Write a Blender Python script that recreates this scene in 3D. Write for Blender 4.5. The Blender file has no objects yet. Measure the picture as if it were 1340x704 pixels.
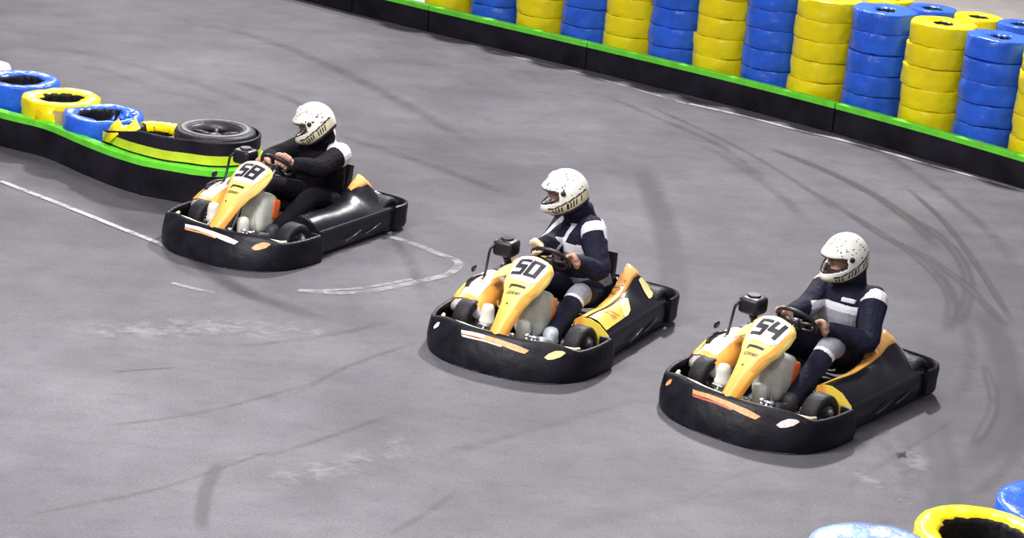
import bpy, math, random
from math import sin, cos, pi, radians, hypot, sqrt, atan2
from mathutils import Vector, Matrix, noise
random.seed(7)
C = bpy.context.scene.collection
sc = bpy.context.scene

# ------------------------------------------------------------------ camera
W_, H_ = 1340, 704
FPX, PITCH, ROLL, HC = 2702.17, 0.313574, 0.0868081, 5.137376
cam = bpy.data.cameras.new('camera'); co = bpy.data.objects.new('camera', cam); C.objects.link(co)
cam.sensor_width = 36; cam.lens = 36 * FPX / W_; cam.clip_end = 300
fw = Vector((0, cos(PITCH), -sin(PITCH))); rt = Vector((1, 0, 0)); up = rt.cross(fw)
r2 = rt * cos(ROLL) + up * sin(ROLL); u2 = -rt * sin(ROLL) + up * cos(ROLL)
M = Matrix((r2, u2, -fw)).transposed().to_4x4(); M.translation = (0, 0, HC); co.matrix_world = M
sc.camera = co

def gp(px, py, z=0.0):                       # a point of the ground seen at that place
    d = fw * FPX + r2 * (px - W_ / 2) + u2 * (H_ / 2 - py)
    t = (z - HC) / d.z
    return Vector((d.x * t, d.y * t, z))

# ------------------------------------------------------------------ materials
MAT = {}
def nodes(name):
    m = bpy.data.materials.new(name); m.use_nodes = True
    nt = m.node_tree; nt.nodes.clear()
    out = nt.nodes.new('ShaderNodeOutputMaterial'); b = nt.nodes.new('ShaderNodeBsdfPrincipled')
    nt.links.new(b.outputs[0], out.inputs[0])
    MAT[name] = m
    return m, nt, b, out
def mat(name, col, rough=.5, metal=0., bump=0., bscale=40., var=0., vscale=8., coat=0., spec=.5, detail=4, alpha=1.):
    m, nt, b, out = nodes(name)
    b.inputs['Base Color'].default_value = (*col, 1); b.inputs['Roughness'].default_value = rough
    b.inputs['Metallic'].default_value = metal; b.inputs['Coat Weight'].default_value = coat
    b.inputs['Coat Roughness'].default_value = .15
    b.inputs['Specular IOR Level'].default_value = spec; b.inputs['Alpha'].default_value = alpha
    tc = nt.nodes.new('ShaderNodeTexCoord')
    if bump:
        n = nt.nodes.new('ShaderNodeTexNoise'); n.inputs['Scale'].default_value = bscale; n.inputs['Detail'].default_value = detail
        bp = nt.nodes.new('ShaderNodeBump'); bp.inputs['Strength'].default_value = bump; bp.inputs['Distance'].default_value = .02
        nt.links.new(tc.outputs['Object'], n.inputs['Vector']); nt.links.new(n.outputs['Fac'], bp.inputs['Height'])
        nt.links.new(bp.outputs[0], b.inputs['Normal'])
    if var:
        n = nt.nodes.new('ShaderNodeTexNoise'); n.inputs['Scale'].default_value = vscale; n.inputs['Detail'].default_value = 6
        r = nt.nodes.new('ShaderNodeValToRGB')
        r.color_ramp.elements[0].position = .3; r.color_ramp.elements[1].position = .7
        r.color_ramp.elements[0].color = (*[c * (1 - var) for c in col], 1)
        r.color_ramp.elements[1].color = (*[min(1, c * (1 + var)) for c in col], 1)
        nt.links.new(tc.outputs['Object'], n.inputs['Vector']); nt.links.new(n.outputs['Fac'], r.inputs[0])
        nt.links.new(r.outputs[0], b.inputs['Base Color'])
    return m
K = (.012, .011, .016)
mat('bumper_plastic', (.0065, .0058, .0105), .42, bump=.25, bscale=14, var=.5, vscale=9, spec=.2)
mat('pod_plastic', (.008, .007, .012), .27, bump=.1, bscale=8, var=.3, spec=.35)
mat('rubber', (.014, .013, .017), .55, spec=.3, bump=.3, bscale=60)
mat('black_part', (.009, .008, .012), .4)
mat('black_ink', (.008, .007, .012), .45)
mat('dark_metal', (.06, .055, .07), .4, .6, var=.3)
mat('chrome', (.62, .60, .64), .28, .9)
mat('white_plastic', (.62, .62, .56), .45, bump=.05, var=.08)
mat('tank_plastic', (.50, .51, .47), .4, bump=.08, bscale=10, var=.15, vscale=12)
mat('cream_bar', (.72, .66, .46), .4)
mat('plate_white', (.82, .80, .84), .4)
mat('orange', (.88, .36, .06), .35, coat=.2, var=.06)
mat('yellow', (.83, .58, .07), .35, coat=.2, var=.05)
mat('pale_yellow', (.84, .70, .30), .38, coat=.2)
mat('tan_print', (.50, .25, .08), .45)
mat('red_orange', (.80, .15, .03), .4)
mat('sticker_white', (.78, .70, .68), .4, var=.2, vscale=30)
mat('sticker_orange', (.85, .34, .13), .4, var=.25, vscale=40)
mat('sticker_red', (.55, .09, .05), .4, var=.3, vscale=40)
mat('helmet_white', (.82, .81, .74), .3, coat=.5, var=.04, vscale=20)
mat('helmet_cream', (.72, .66, .46), .35, coat=.3)
mat('lining', (.012, .010, .014), .8)
mat('navy', (.011, .011, .028), .8, spec=.2, bump=1, bscale=13, var=.25, vscale=10)
mat('black_cloth', (.007, .005, .010), .85, spec=.15, bump=1, bscale=12, var=.3, vscale=10)
mat('cloth_white', (.70, .68, .74), .7, bump=.4, bscale=18)
mat('cloth_grey', (.27, .27, .32), .7, bump=.5, bscale=18, var=.15)
mat('skin', (.55, .30, .22), .55, var=.1)
mat('skin_tan', (.42, .24, .16), .55, var=.12)
mat('eye_white', (.7, .68, .66), .3)
mat('glove_cream', (.75, .62, .42), .6)
mat('shoe_dark', (.03, .03, .04), .6)
mat('shoe_pale', (.5, .55, .6), .6, var=.3, vscale=30)
mat('wrap_blue', (.022, .12, .72), .3, bump=.9, bscale=7, coat=.15, var=.2, vscale=5, spec=.35)
mat('wrap_yellow', (.95, .76, .004), .33, bump=.9, bscale=7, coat=.15, var=.06, vscale=5, spec=.3)
mat('wrap_dusty_blue', (.16, .27, .66), .4, bump=.6, bscale=9, var=.5, vscale=7)
mat('wrap_pale_yellow', (.88, .80, .42), .4, bump=.5, bscale=9, var=.1)
mat('tire_black', (.013, .012, .016), .5, spec=.35, bump=.4, bscale=30)
mat('tire_grey', (.16, .15, .17), .55, bump=.4, bscale=30, var=.3)
mat('tan_card', (.46, .33, .14), .8, var=.2)
mat('barrier', (.012, .010, .017), .5, spec=.18, bump=.35, bscale=7, var=.6, vscale=3)
mat('green_paint', (.16, .78, .04), .45, var=.15, vscale=6)
mat('lime_paint', (.58, .72, .03), .45, var=.12, vscale=6)
mat('pale_sheet', (.72, .66, .68), .5, bump=.4, bscale=6)

def graphic(name, stops, axis='Z', lo=0., hi=1., rough=.35, slant=None):
    """printed colour bands along an axis of the thing (a print, not light)"""
    m, nt, b, out = nodes(name)
    b.inputs['Roughness'].default_value = rough; b.inputs['Coat Weight'].default_value = .2
    tc = nt.nodes.new('ShaderNodeTexCoord'); sp = nt.nodes.new('ShaderNodeSeparateXYZ')
    nt.links.new(tc.outputs['Object'], sp.inputs[0])
    src = sp.outputs[axis]
    if slant:
        mm = nt.nodes.new('ShaderNodeMath'); mm.operation = 'MULTIPLY_ADD'; mm.inputs[1].default_value = slant[1]
        nt.links.new(sp.outputs[slant[0]], mm.inputs[0]); nt.links.new(src, mm.inputs[2]); src = mm.outputs[0]
    mr = nt.nodes.new('ShaderNodeMapRange'); mr.inputs[1].default_value = lo; mr.inputs[2].default_value = hi
    nt.links.new(src, mr.inputs[0])
    r = nt.nodes.new('ShaderNodeValToRGB'); e = r.color_ramp.elements
    e[0].position = stops[0][0]; e[0].color = (*stops[0][1], 1); e[1].position = stops[-1][0]; e[1].color = (*stops[-1][1], 1)
    for p, c in stops[1:-1]:
        q = e.new(p); q.color = (*c, 1)
    nt.links.new(mr.outputs[0], r.inputs[0]); nt.links.new(r.outputs[0], b.inputs['Base Color'])
OR, YE, PY, WO = (.85, .33, .06), (.84, .60, .10), (.84, .70, .28), (.86, .48, .17)
graphic('fairing_print', [(0, (.90, .34, .04)), (.28, (.90, .44, .08)), (.5, (.88, .60, .15)), (.75, (.86, .70, .22)), (1, (.88, .62, .13))], 'Z', .24, .70)
graphic('panel_print', [(0, YE), (.3, (.84, .5, .08)), (.55, (.80, .34, .06)), (.75, (.87, .45, .13)), (1, (.87, .55, .22))], 'X', .4, -.75)
graphic('front_panel_print', [(0, (.84, .62, .08)), (.5, (.84, .60, .07)), (.65, (.78, .30, .05)), (1, (.78, .28, .05))], 'Y', .62, .36, slant=('Z', .3))

# ------------------------------------------------------------------ mesh builder
class MB:
    def __init__(s): s.v = []; s.f = []; s.m = []
    def add(s, vs, fs, mi=0):
        o = len(s.v); s.v += [tuple(p) for p in vs]; s.f += [tuple(i + o for i in f) for f in fs]
        s.m += [mi] * len(fs) if isinstance(mi, int) else list(mi)
        return s
    def loft(s, rings, closed=True, caps=True, loop=False, mi=0):
        n = len(rings[0]); vs = [p for r in rings for p in r]; fs = []; R = len(rings)
        for i in range(R if loop else R - 1):
            j = (i + 1) % R
            for k in range(n if closed else n - 1):
                l = (k + 1) % n
                fs.append((i * n + k, i * n + l, j * n + l, j * n + k))
        if caps and not loop and closed:
            fs.append(tuple(range(n - 1, -1, -1))); fs.append(tuple((R - 1) * n + k for k in range(n)))
        return s.add(vs, fs, mi)
    def box(s, c, d, rot=None, mi=0):
        c = Vector(c); R = rot or Matrix.Identity(3)
        vs = [c + R @ Vector((x * d[0] / 2, y * d[1] / 2, z * d[2] / 2)) for x in (-1, 1) for y in (-1, 1) for z in (-1, 1)]
        return s.add(vs, [(0, 1, 3, 2), (4, 6, 7, 5), (0, 4, 5, 1), (2, 3, 7, 6), (0, 2, 6, 4), (1, 5, 7, 3)], mi)
    def tube(s, pts, r, n=10, closed=False, mi=0, caps=True):
        pts = [Vector(p) for p in pts]; N = len(pts); rr = r if hasattr(r, '__len__') else [r] * N
        rings = []; prev = None
        for i, p in enumerate(pts):
            a = pts[(i - 1) % N] if (closed or i) else p; b = pts[(i + 1) % N] if (closed or i < N - 1) else p
            t = (b - a).normalized()
            if prev is None:
                x = t.orthogonal().normalized()
            else:
                x = (prev - t * prev.dot(t)).normalized()
            prev = x; y = t.cross(x)
            rings.append([p + (x * cos(q) + y * sin(q)) * rr[i] for q in (2 * pi * k / n for k in range(n))])
        return s.loft(rings, True, caps, closed, mi)
    def cyl(s, a, b, r, r1=None, n=20, mi=0): return s.tube([a, b], [r, r if r1 is None else r1], n, mi=mi)
    def blob(s, c, d, p=2., nu=20, nv=12, rot=None, mi=0):
        """superellipsoid: p=2 ball, larger = boxier"""
        c = Vector(c); R = rot or Matrix.Identity(3)
        e = 2. / p; sg = lambda x: (abs(x) ** e) * (1 if x >= 0 else -1)
        rings = []
        for i in range(nv + 1):
            ph = -pi / 2 + pi * i / nv
            ph = max(-pi / 2 + .02, min(pi / 2 - .02, ph))
            rings.append([c + R @ Vector((d[0] / 2 * sg(cos(ph)) * sg(cos(t)), d[1] / 2 * sg(cos(ph)) * sg(sin(t)), d[2] / 2 * sg(sin(ph))))
                          for t in (2 * pi * (k + .5) / nu for k in range(nu))])
        return s.loft(rings, mi=mi)
    def lathe(s, prof, c=(0, 0, 0), axis='Z', n=32, closed=True, mi=0, fn=None):
        c = Vector(c); rings = []
        for k in range(n):
            t = 2 * pi * k / n; ring = []
            for (r, z) in prof:
                if fn: r, z = fn(r, z, t)
                v = Vector((r * cos(t), r * sin(t), z))
                if axis == 'Y': v = Vector((v.x, v.z, v.y))
                ring.append(c + v)
            rings.append(ring)
        return s.loft(rings, closed, False, True, mi)
    def mesh(s, name, mats, smooth=True):
        me = bpy.data.meshes.new(name); me.from_pydata(s.v, [], s.f)
        for m in (mats if isinstance(mats, (list, tuple)) else [mats]): me.materials.append(MAT[m])
        me.polygons.foreach_set('material_index', s.m)
        me.polygons.foreach_set('use_smooth', [smooth] * len(me.polygons)); me.validate()
        import bmesh
        bm = bmesh.new(); bm.from_mesh(me); bmesh.ops.recalc_face_normals(bm, faces=bm.faces); bm.to_mesh(me); bm.free()
        me.update()
        return me
    def build(s, name, mats, parent=None, smooth=True, bevel=0, sub=0, auto=None, label=None):
        o = bpy.data.objects.new(name, s.mesh(name, mats, smooth)); C.objects.link(o)
        if parent: o.parent = parent
        if bevel:
            b = o.modifiers.new('b', 'BEVEL'); b.width = bevel; b.segments = 2; b.limit_method = 'ANGLE'
        if sub:
            b = o.modifiers.new('s', 'SUBSURF'); b.levels = sub; b.render_levels = sub
        if smooth and auto is not None:
            o.data.set_sharp_from_angle(angle=radians(auto))
        if label: o['label'] = label
        return o
def root(name, label, cat, loc=(0, 0, 0), rz=0, group=None):
    o = bpy.data.objects.new(name, None); C.objects.link(o); o.location = loc; o.rotation_euler = (0, 0, rz)
    o.empty_display_size = .2
    o['label'] = label; o['category'] = cat
    if group: o['group'] = group
    return o
def tag(o, label, cat, group=None):
    o['label'] = label; o['category'] = cat
    if group: o['group'] = group
    return o
def copy_tree(o, parent=None):
    c = o.copy(); C.objects.link(c); c.parent = parent
    for ch in list(o.children): copy_tree(ch, c)
    return c
def lerp(a, b, t): return a + (b - a) * t
def interp(tab, x):
    """piecewise linear; tab = [(x, *vals)] in rising or falling x"""
    if tab[0][0] > tab[-1][0]: tab = tab[::-1]
    if x <= tab[0][0]: return tab[0][1:]
    for a, b in zip(tab, tab[1:]):
        if x <= b[0]:
            t = (x - a[0]) / (b[0] - a[0]); t = t * t * (3 - 2 * t) * .35 + t * .65
            return tuple(lerp(p, q, t) for p, q in zip(a[1:], b[1:]))
    return tab[-1][1:]
def resample(pts, n, closed=False):
    pts = [Vector(p) for p in pts]
    if closed: pts = pts + [pts[0]]
    L = [0.]
    for a, b in zip(pts, pts[1:]): L.append(L[-1] + (b - a).length)
    out = []; j = 0
    for i in range(n):
        d = L[-1] * i / (n if closed else n - 1)
        while j < len(L) - 2 and L[j + 1] < d: j += 1
        out.append(pts[j].lerp(pts[j + 1], min(1, (d - L[j]) / max(1e-9, L[j + 1] - L[j]))))
    return out
def catmull(pts, k=8):
    pts = [Vector(p) for p in pts]; P = [pts[0] * 2 - pts[1]] + pts + [pts[-1] * 2 - pts[-2]]; out = []
    for i in range(1, len(P) - 2):
        a, b, c, d = P[i - 1:i + 3]
        for j in range(k):
            t = j / k
            out.append(.5 * ((2 * b) + (c - a) * t + (2 * a - 5 * b + 4 * c - d) * t * t + (3 * b - a - 3 * c + d) * t ** 3))
    return out + [pts[-1]]
def sweep2d(mb, path, prof, mi=0, caps=True, zfn=None):
    """path = 2-D points (outward on its right-hand side when walking), prof = [(out, z)] closed"""
    N = len(path); rings = []
    for i, p in enumerate(path):
        a = path[max(0, i - 1)]; b = path[min(N - 1, i + 1)]
        t = Vector((b[0] - a[0], b[1] - a[1])).normalized(); nrm = Vector((t.y, -t.x))
        pr = zfn(i / (N - 1), prof) if zfn else prof
        rings.append([(p[0] + nrm.x * o, p[1] + nrm.y * o, z) for o, z in pr])
    mb.loft(rings, True, caps, False, mi)
    return rings

# ------------------------------------------------------------------ floor with its paint and tire marks
def floor_mat():
    m, nt, b, out = nodes('floor_asphalt'); L = nt.links.new
    tc = nt.nodes.new('ShaderNodeTexCoord')
    def noise_(scale, detail=5, rot=0, st=(1, 1, 1), rough=.55):
        mp = nt.nodes.new('ShaderNodeMapping'); mp.inputs['Rotation'].default_value = (0, 0, rot); mp.inputs['Scale'].default_value = st
        L(tc.outputs['Object'], mp.inputs[0])
        n = nt.nodes.new('ShaderNodeTexNoise'); n.inputs['Scale'].default_value = scale; n.inputs['Detail'].default_value = detail
        n.inputs['Roughness'].default_value = rough
        L(mp.outputs[0], n.inputs['Vector']); return n.outputs['Fac']
    def ramp(src, a, ca, b_, cb):
        r = nt.nodes.new('ShaderNodeValToRGB'); e = r.color_ramp.elements
        e[0].position = a; e[0].color = (*ca, 1); e[1].position = b_; e[1].color = (*cb, 1); L(src, r.inputs[0]); return r.outputs[0]
    def mul(a, b_, f=1.):
        x = nt.nodes.new('ShaderNodeMix'); x.data_type = 'RGBA'; x.blend_type = 'MULTIPLY'; x.inputs[0].default_value = f
        L(a, x.inputs[6]); L(b_, x.inputs[7]); return x.outputs[2]
    base = ramp(noise_(.45, 3), .3, (.082, .077, .092), .72, (.134, .127, .145))
    g = lambda v: (v, v, v)
    base = mul(base, ramp(noise_(1.3, 8, .4, (1, .8, 1), .65), .3, g(.78), .7, g(1.12)))
    base = mul(base, ramp(noise_(1.5, 7, radians(-30), (.6, 1.8, 1)), .30, g(.86), .65, g(1.05)))       # rubbed-in streaks along the driving line
    base = mul(base, ramp(noise_(55, 4), .3, g(.80), .7, g(1.16)))
    base = mul(base, ramp(noise_(7, 6, radians(-20), (.8, 1.4, 1), .7), .34, (.87, .85, .87), .5, g(1)))
    L(base, b.inputs['Base Color'])
    rr = nt.nodes.new('ShaderNodeMapRange'); rr.inputs[3].default_value = .5; rr.inputs[4].default_value = .66; b.inputs['Specular IOR Level'].default_value = .17
    L(noise_(3, 4), rr.inputs[0]); L(rr.outputs[0], b.inputs['Roughness'])
    bp = nt.nodes.new('ShaderNodeBump'); bp.inputs['Strength'].default_value = .25; bp.inputs['Distance'].default_value = .01
    L(noise_(90, 3), bp.inputs['Height']); L(bp.outputs[0], b.inputs['Normal'])
floor_mat()
def mark_mat(name, col, op, nscale=6., thr=(.3, .6), rough=.5):
    """a worn mark: UV.y runs across it, UV.x along it"""
    m, nt, b, out = nodes(name); L = nt.links.new
    b.inputs['Base Color'].default_value = (*col, 1); b.inputs['Roughness'].default_value = rough
    uv = nt.nodes.new('ShaderNodeTexCoord'); sp = nt.nodes.new('ShaderNodeSeparateXYZ'); L(uv.outputs['UV'], sp.inputs[0])
    def soft(src, w):
        a = nt.nodes.new('ShaderNodeMath'); a.operation = 'PINGPONG'; a.inputs[1].default_value = .5; L(src, a.inputs[0])
        r = nt.nodes.new('ShaderNodeMapRange'); r.interpolation_type = 'SMOOTHSTEP'; r.inputs[2].default_value = w; L(a.outputs[0], r.inputs[0]); return r.outputs[0]
    ln = name.startswith('line'); e1 = soft(sp.outputs['Y'], .15 if ln else .5); e2 = soft(sp.outputs['X'], .01 if ln else .2)
    n = nt.nodes.new('ShaderNodeTexNoise'); n.inputs['Scale'].default_value = nscale; n.inputs['Detail'].default_value = 6; n.inputs['Roughness'].default_value = .7
    L(uv.outputs['Object'], n.inputs['Vector'])
    r = nt.nodes.new('ShaderNodeMapRange'); r.inputs[1].default_value = thr[0]; r.inputs[2].default_value = thr[1]; L(n.outputs['Fac'], r.inputs[0])
    x = None
    for s_ in (e1, e2, r.outputs[0]):
        q = nt.nodes.new('ShaderNodeMath'); q.operation = 'MULTIPLY'; L(s_, q.inputs[0])
        if x is None: q.inputs[1].default_value = op
        else: L(x, q.inputs[1])
        x = q.outputs[0]
    tr = nt.nodes.new('ShaderNodeBsdfTransparent'); mx = nt.nodes.new('ShaderNodeMixShader')
    L(x, mx.inputs[0]); L(tr.outputs[0], mx.inputs[1]); L(b.outputs[0], mx.inputs[2]); L(mx.outputs[0], out.inputs[0])
mark_mat('skid', (.035, .031, .040), .80, 2.5, (.12, .5))
mark_mat('skid_faint', (.045, .040, .050), .40, 4, (.28, .64))
mark_mat('skid_broad', (.045, .040, .050), .60, 2, (.15, .55))
mark_mat('line_white', (.37, .355, .36), .85, 7, (.28, .5))
mark_mat('line_faint', (.40, .385, .40), .55, 6, (.36, .6))
mark_mat('patch_pale', (.30, .285, .30), .35, 5, (.45, .62))

mat('pale_concrete', (.42, .39, .37), .7, var=.1, vscale=3)
def floor():
    mb = MB(); mb.add([(-30, -2, 0), (30, -2, 0), (30, 45, 0), (-30, 45, 0)], [(0, 1, 2, 3)], 0)
    uvs = [(0, 0)] * 4; mi_names = ['floor_asphalt', 'skid', 'skid_faint', 'skid_broad', 'line_white', 'line_faint', 'patch_pale', 'pale_concrete']
    z = [.0008]
    q = [baroff(x_, 1.1) for x_ in (-4, -2, 0, 1.5, 3, 4.5, 5.6, 8)]
    mb.add([(p.x, p.y, .0006) for p in q] + [(p.x + 9, p.y + 14, .0006) for p in q], [(i, i + 1, 9 + i, 8 + i) for i in range(7)], 7); uvs += [(0, 0)] * 16
    def mark(kind, pts, w, w1=None):
        z[0] += .00012
        P = resample(catmull([gp(*p) for p in pts], 8), 40)
        rings = []
        for i, p in enumerate(P):
            t = (P[min(39, i + 1)] - P[max(0, i - 1)]).normalized(); n = Vector((-t.y, t.x, 0)); ww = lerp(w, w1 or w, i / 39) / 2
            rings.append([(p.x + n.x * q * ww, p.y + n.y * q * ww, z[0]) for q in (-1, 0, 1)])
        mb.loft(rings, False, False, mi=mi_names.index(kind))
        uvs.extend([(i / 39, k / 2) for i in range(40) for k in range(3)])
    S = mark
    S('skid', [(1090, 268), (1111, 280), (1154, 307), (1197, 334), (1235, 372), (1246, 404), (1235, 442)], .16)
    S('skid', [(1150, 262), (1181, 280), (1219, 302), (1251, 331), (1267, 366), (1262, 404), (1240, 440)], .16)
    S('skid', [(1149, 307), (1208, 334), (1262, 372), (1294, 404), (1322, 432)], .14)
    S('skid_broad', [(1270, 390), (1300, 431), (1318, 485), (1318, 539), (1289, 593), (1225, 632)], .34)
    S('skid_broad', [(1213, 530), (1228, 580), (1236, 640), (1225, 700)], .30)
    S('skid_faint', [(1180, 560), (1190, 600), (1210, 650)], .16)
    S('skid_faint', [(1330, 500), (1340, 560), (1300, 630), (1240, 660)], .16)
    S('skid', [(994, 189), (1068, 218), (1119, 242), (1161, 266), (1203, 299), (1230, 330)], .18)
    S('skid_faint', [(900, 185), (940, 200), (1000, 239), (1038, 272), (1059, 299)], .2)
    S('skid_faint', [(1040, 240), (1080, 260), (1113, 281), (1150, 305)], .14)
    S('skid_faint', [(780, 120), (850, 150), (940, 190), (1010, 240)], .16)
    S('skid_faint', [(20, 682), (50, 672), (201, 641), (281, 616), (352, 591), (392, 584)], .06)
    S('skid_broad', [(290, 600), (270, 640), (264, 680), (268, 700)], .13)
    S('skid', [(145, 487), (170, 484), (200, 482), (232, 481)], .09, .05)
    S('skid_faint', [(377, 521), (452, 481), (553, 445)], .08)
    S('skid_faint', [(340, 600), (420, 575), (520, 540)], .08)
    S('skid_faint', [(120, 560), (260, 540), (420, 500)], .07)
    S('skid_faint', [(500, 704), (560, 670), (600, 640)], .08)
    S('skid_faint', [(100, 84), (130, 90), (161, 99), (200, 112)], .25)
    S('skid_faint', [(283, 100), (320, 110), (373, 128), (420, 150)], .22)
    S('skid_faint', [(180, 108), (230, 122), (300, 140)], .3)
    S('skid_faint', [(420, 170), (560, 215), (680, 260)], .22)
    S('skid_broad', [(840, 215), (870, 300), (880, 380), (850, 450)], .35)
    S('skid_faint', [(700, 700), (850, 660), (980, 640), (1080, 650)], .25)
    S('skid_faint', [(560, 600), (700, 560), (840, 520)], .15)
    S('skid_faint', [(300, 455), (420, 440), (520, 420)], .1)
    S('skid_faint', [(560, 10), (700, 60), (900, 130), (1000, 165)], .3)
    S('skid_faint', [(930, 90), (1060, 150), (1180, 215), (1290, 300), (1345, 370)], .2)
    S('skid_faint', [(830, 130), (960, 190), (1060, 250), (1110, 290)], .12)
    S('skid', [(1180, 240), (1235, 290), (1280, 350), (1330, 430)], .10)
    S('skid_faint', [(1215, 330), (1255, 400), (1270, 470), (1250, 540)], .16)
    S('skid', [(1285, 470), (1300, 530), (1270, 590)], .12)
    S('skid_faint', [(1130, 560), (1175, 600), (1190, 660)], .14)
    S('skid_faint', [(1100, 640), (1180, 590), (1260, 540)], .10)
    S('skid_faint', [(880, 660), (960, 620), (1010, 612)], .16)
    S('skid_broad', [(230, 310), (300, 372), (430, 420)], .25)
    S('skid_faint', [(420, 250), (520, 320), (560, 400)], .18)
    S('skid_faint', [(0, 60), (120, 70), (260, 110), (360, 150)], .3)
    S('skid_faint', [(200, 20), (340, 50), (480, 110), (640, 200)], .3)
    S('patch_pale', [(1150, 590), (1190, 590), (1200, 610), (1165, 630)], .3)
    S('patch_pale', [(1100, 610), (1160, 640), (1190, 670)], .25)
    S('patch_pale', [(330, 640), (480, 600), (560, 570)], .4)
    S('patch_pale', [(60, 440), (260, 430), (480, 440)], .7)
    S('line_white', [(0, 237), (30, 249), (62, 261), (110, 280), (160, 300), (208, 319)], .065)
    S('line_faint', [(208, 319), (230, 329), (300, 352)], .06)
    S('line_faint', [(505, 309), (542, 320), (574, 333), (596, 341), (600, 349), (585, 360), (553, 368), (515, 376), (474, 383), (434, 384), (388, 380)], .085)
    S('line_faint', [(225, 371), (248, 377), (280, 384)], .05)
    S('line_faint', [(390, 382), (470, 378), (540, 366)], .05)
    S('line_white', [(900, 136), (976, 153), (1041, 170), (1089, 181), (1143, 195), (1209, 214), (1268, 230), (1350, 253)], .075)
    S('line_faint', [(640, 67), (760, 97), (900, 137)], .06)
    o = mb.build('floor', mi_names, smooth=False)
    uv = o.data.uv_layers.new(name='UVMap')
    for l in o.data.loops: uv.data[l.index].uv = uvs[l.vertex_index]
    o['kind'] = 'structure'

# ------------------------------------------------------------------ right-hand barrier
BC = (-4.78665190e-03, -2.57633567e-03, -7.13038207e-01, 2.40188215e+01)
def bary(x):
    a, b, c, d = BC
    if x > 5.6: return bary(5.6) + (3 * a * 31.36 + 2 * b * 5.6 + c) * (x - 5.6)
    if x < -3.4: return bary(-3.4) + (3 * a * 11.56 - 2 * b * 3.4 + c) * (x + 3.4)
    return ((a * x + b) * x + c) * x + d
def barn(x):
    m = (bary(x + .01) - bary(x - .01)) / .02; k = hypot(1, m); return Vector((-m / k, 1 / k))
def baroff(x, d):
    n = barn(x); return Vector((x + n.x * d, bary(x) + n.y * d, 0))
HB = .328
floor()
def barrier_piece(path, label, band='green_paint', z0=.0, z1=HB, th=.07, group='black track barrier panels', name='track_barrier', stripe=None, cat='barrier'):
    mb = MB()
    pr = [(0, z0 + .004), (.0, z1 - .06), (-th, z1 - .06), (-th, z0 + .004)] if stripe is None else [(0, z0), (0, z1), (-.012, z1 + .008), (-th, z1 + .008), (-th, z0)]
    tp = (lambda u, p: [(o_, min(z_, lerp(.43, z_, min(1, u / .22)))) for o_, z_ in p]) if stripe else None
    sweep2d(mb, path, pr, zfn=tp)
    o = mb.build(name, 'barrier', smooth=False, bevel=.006)
    tag(o, label, cat, group)
    m2 = MB()
    if stripe is None: pr2 = [(.006, z1 - .062), (.008, z1 - .008), (0., z1), (-th + .0, z1), (-th - .006, z1 - .008), (-th - .006, z1 - .062)]
    else: pr2 = [(.004, stripe[0]), (.004, stripe[1]), (-.002, stripe[1]), (-.002, stripe[0])]
    sweep2d(m2, path, pr2)
    m2.build('color_stripe', band, o, smooth=False, label='lime stripe' if band == 'lime_paint' else 'green stripe')
    return o
joints = [(-6.2, -3.43, 'farthest black barrier panel with green top edge, leftmost along the wall of tires'),
          (-3.42, -2.30, 'short black barrier panel left of the first yellow tire stack'),
          (-2.29, -1.29, 'narrow black barrier panel just before the first yellow tire stack'),
          (-1.28, .64, 'black barrier panel in front of the leftmost yellow and blue stacks'),
          (.65, 3.27, 'long black barrier panel in front of the middle tire stacks'),
          (3.28, 7.5, 'long black barrier panel at right below the tallest-looking tire stacks')]
for a, b, lab in joints:
    n = max(6, int((b - a) * 8))
    path = [(x, bary(x)) for x in (lerp(a, b - .004, i / n) for i in range(n + 1))]
    barrier_piece(path, lab)

# ------------------------------------------------------------------ wrapped tires
def tire_mesh(name, mats, R=.335, h=.222, hole=.17, seed=0, rough_hole=0., rag=12, lump=.008, top=False, shelf=True):
    """one tire in plastic film, lathed, with creases"""
    prof = [(hole, .03), (hole + .015, .005), (R * .9, 0), (R * .978, .003), (R * .996, .014), (R, h * .3), (R * 1.002, h * .5), (R, h * .7),
            (R * .996, h - .016), (R * .980, h - .004), (R * .88, h), (lerp(hole, R, .55), h), (lerp(hole, R, .2), h - .004), (hole + .004, h - .018), (hole - .004, h - .05), (hole + .01, h * .5)]
    mb = MB()
    def fn(r, z, t):
        q = Vector((cos(t) * 1.6, sin(t) * 1.6, z * 9 + seed * 7.3))
        dr = noise.noise(q) * lump + noise.noise(q * 3.1) * lump * .5
        if r < hole + .03 and z > h * .6 and rough_hole:
            rg = noise.noise(Vector((cos(t) * rag * .3, sin(t) * rag * .3, seed * 3.7))) + .6 * noise.noise(Vector((cos(t) * rag, sin(t) * rag, seed * 1.7)))
            r += rg * rough_hole; z += -abs(rg) * .25 * rough_hole
        return r + dr * (1 if r > hole + .03 else .4), z + noise.noise(q * 1.7 + Vector((9, 0, 0))) * lump * .5
    mb.lathe(prof, n=64, fn=fn); mb.m = [1 if k in (13, 14, 15, 0) else 0 for _ in range(64) for k in range(16)]
    return mb.mesh(name, [mats, 'tire_black'])
def plain_tire_mesh(name, matn='tire_black', R=.33, h=.2, hole=.19):
    prof = [(hole, .02), (hole + .02, 0), (R * .85, 0), (R * .96, .012), (R, .03), (R, h - .03), (R * .96, h - .012), (R * .85, h), (hole + .05, h - .004), (hole + .02, h), (hole, h - .02), (hole + .02, h * .5)]
    mb = MB(); mb.lathe(prof, n=56); return mb.mesh(name, matn)
T = {}
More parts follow.
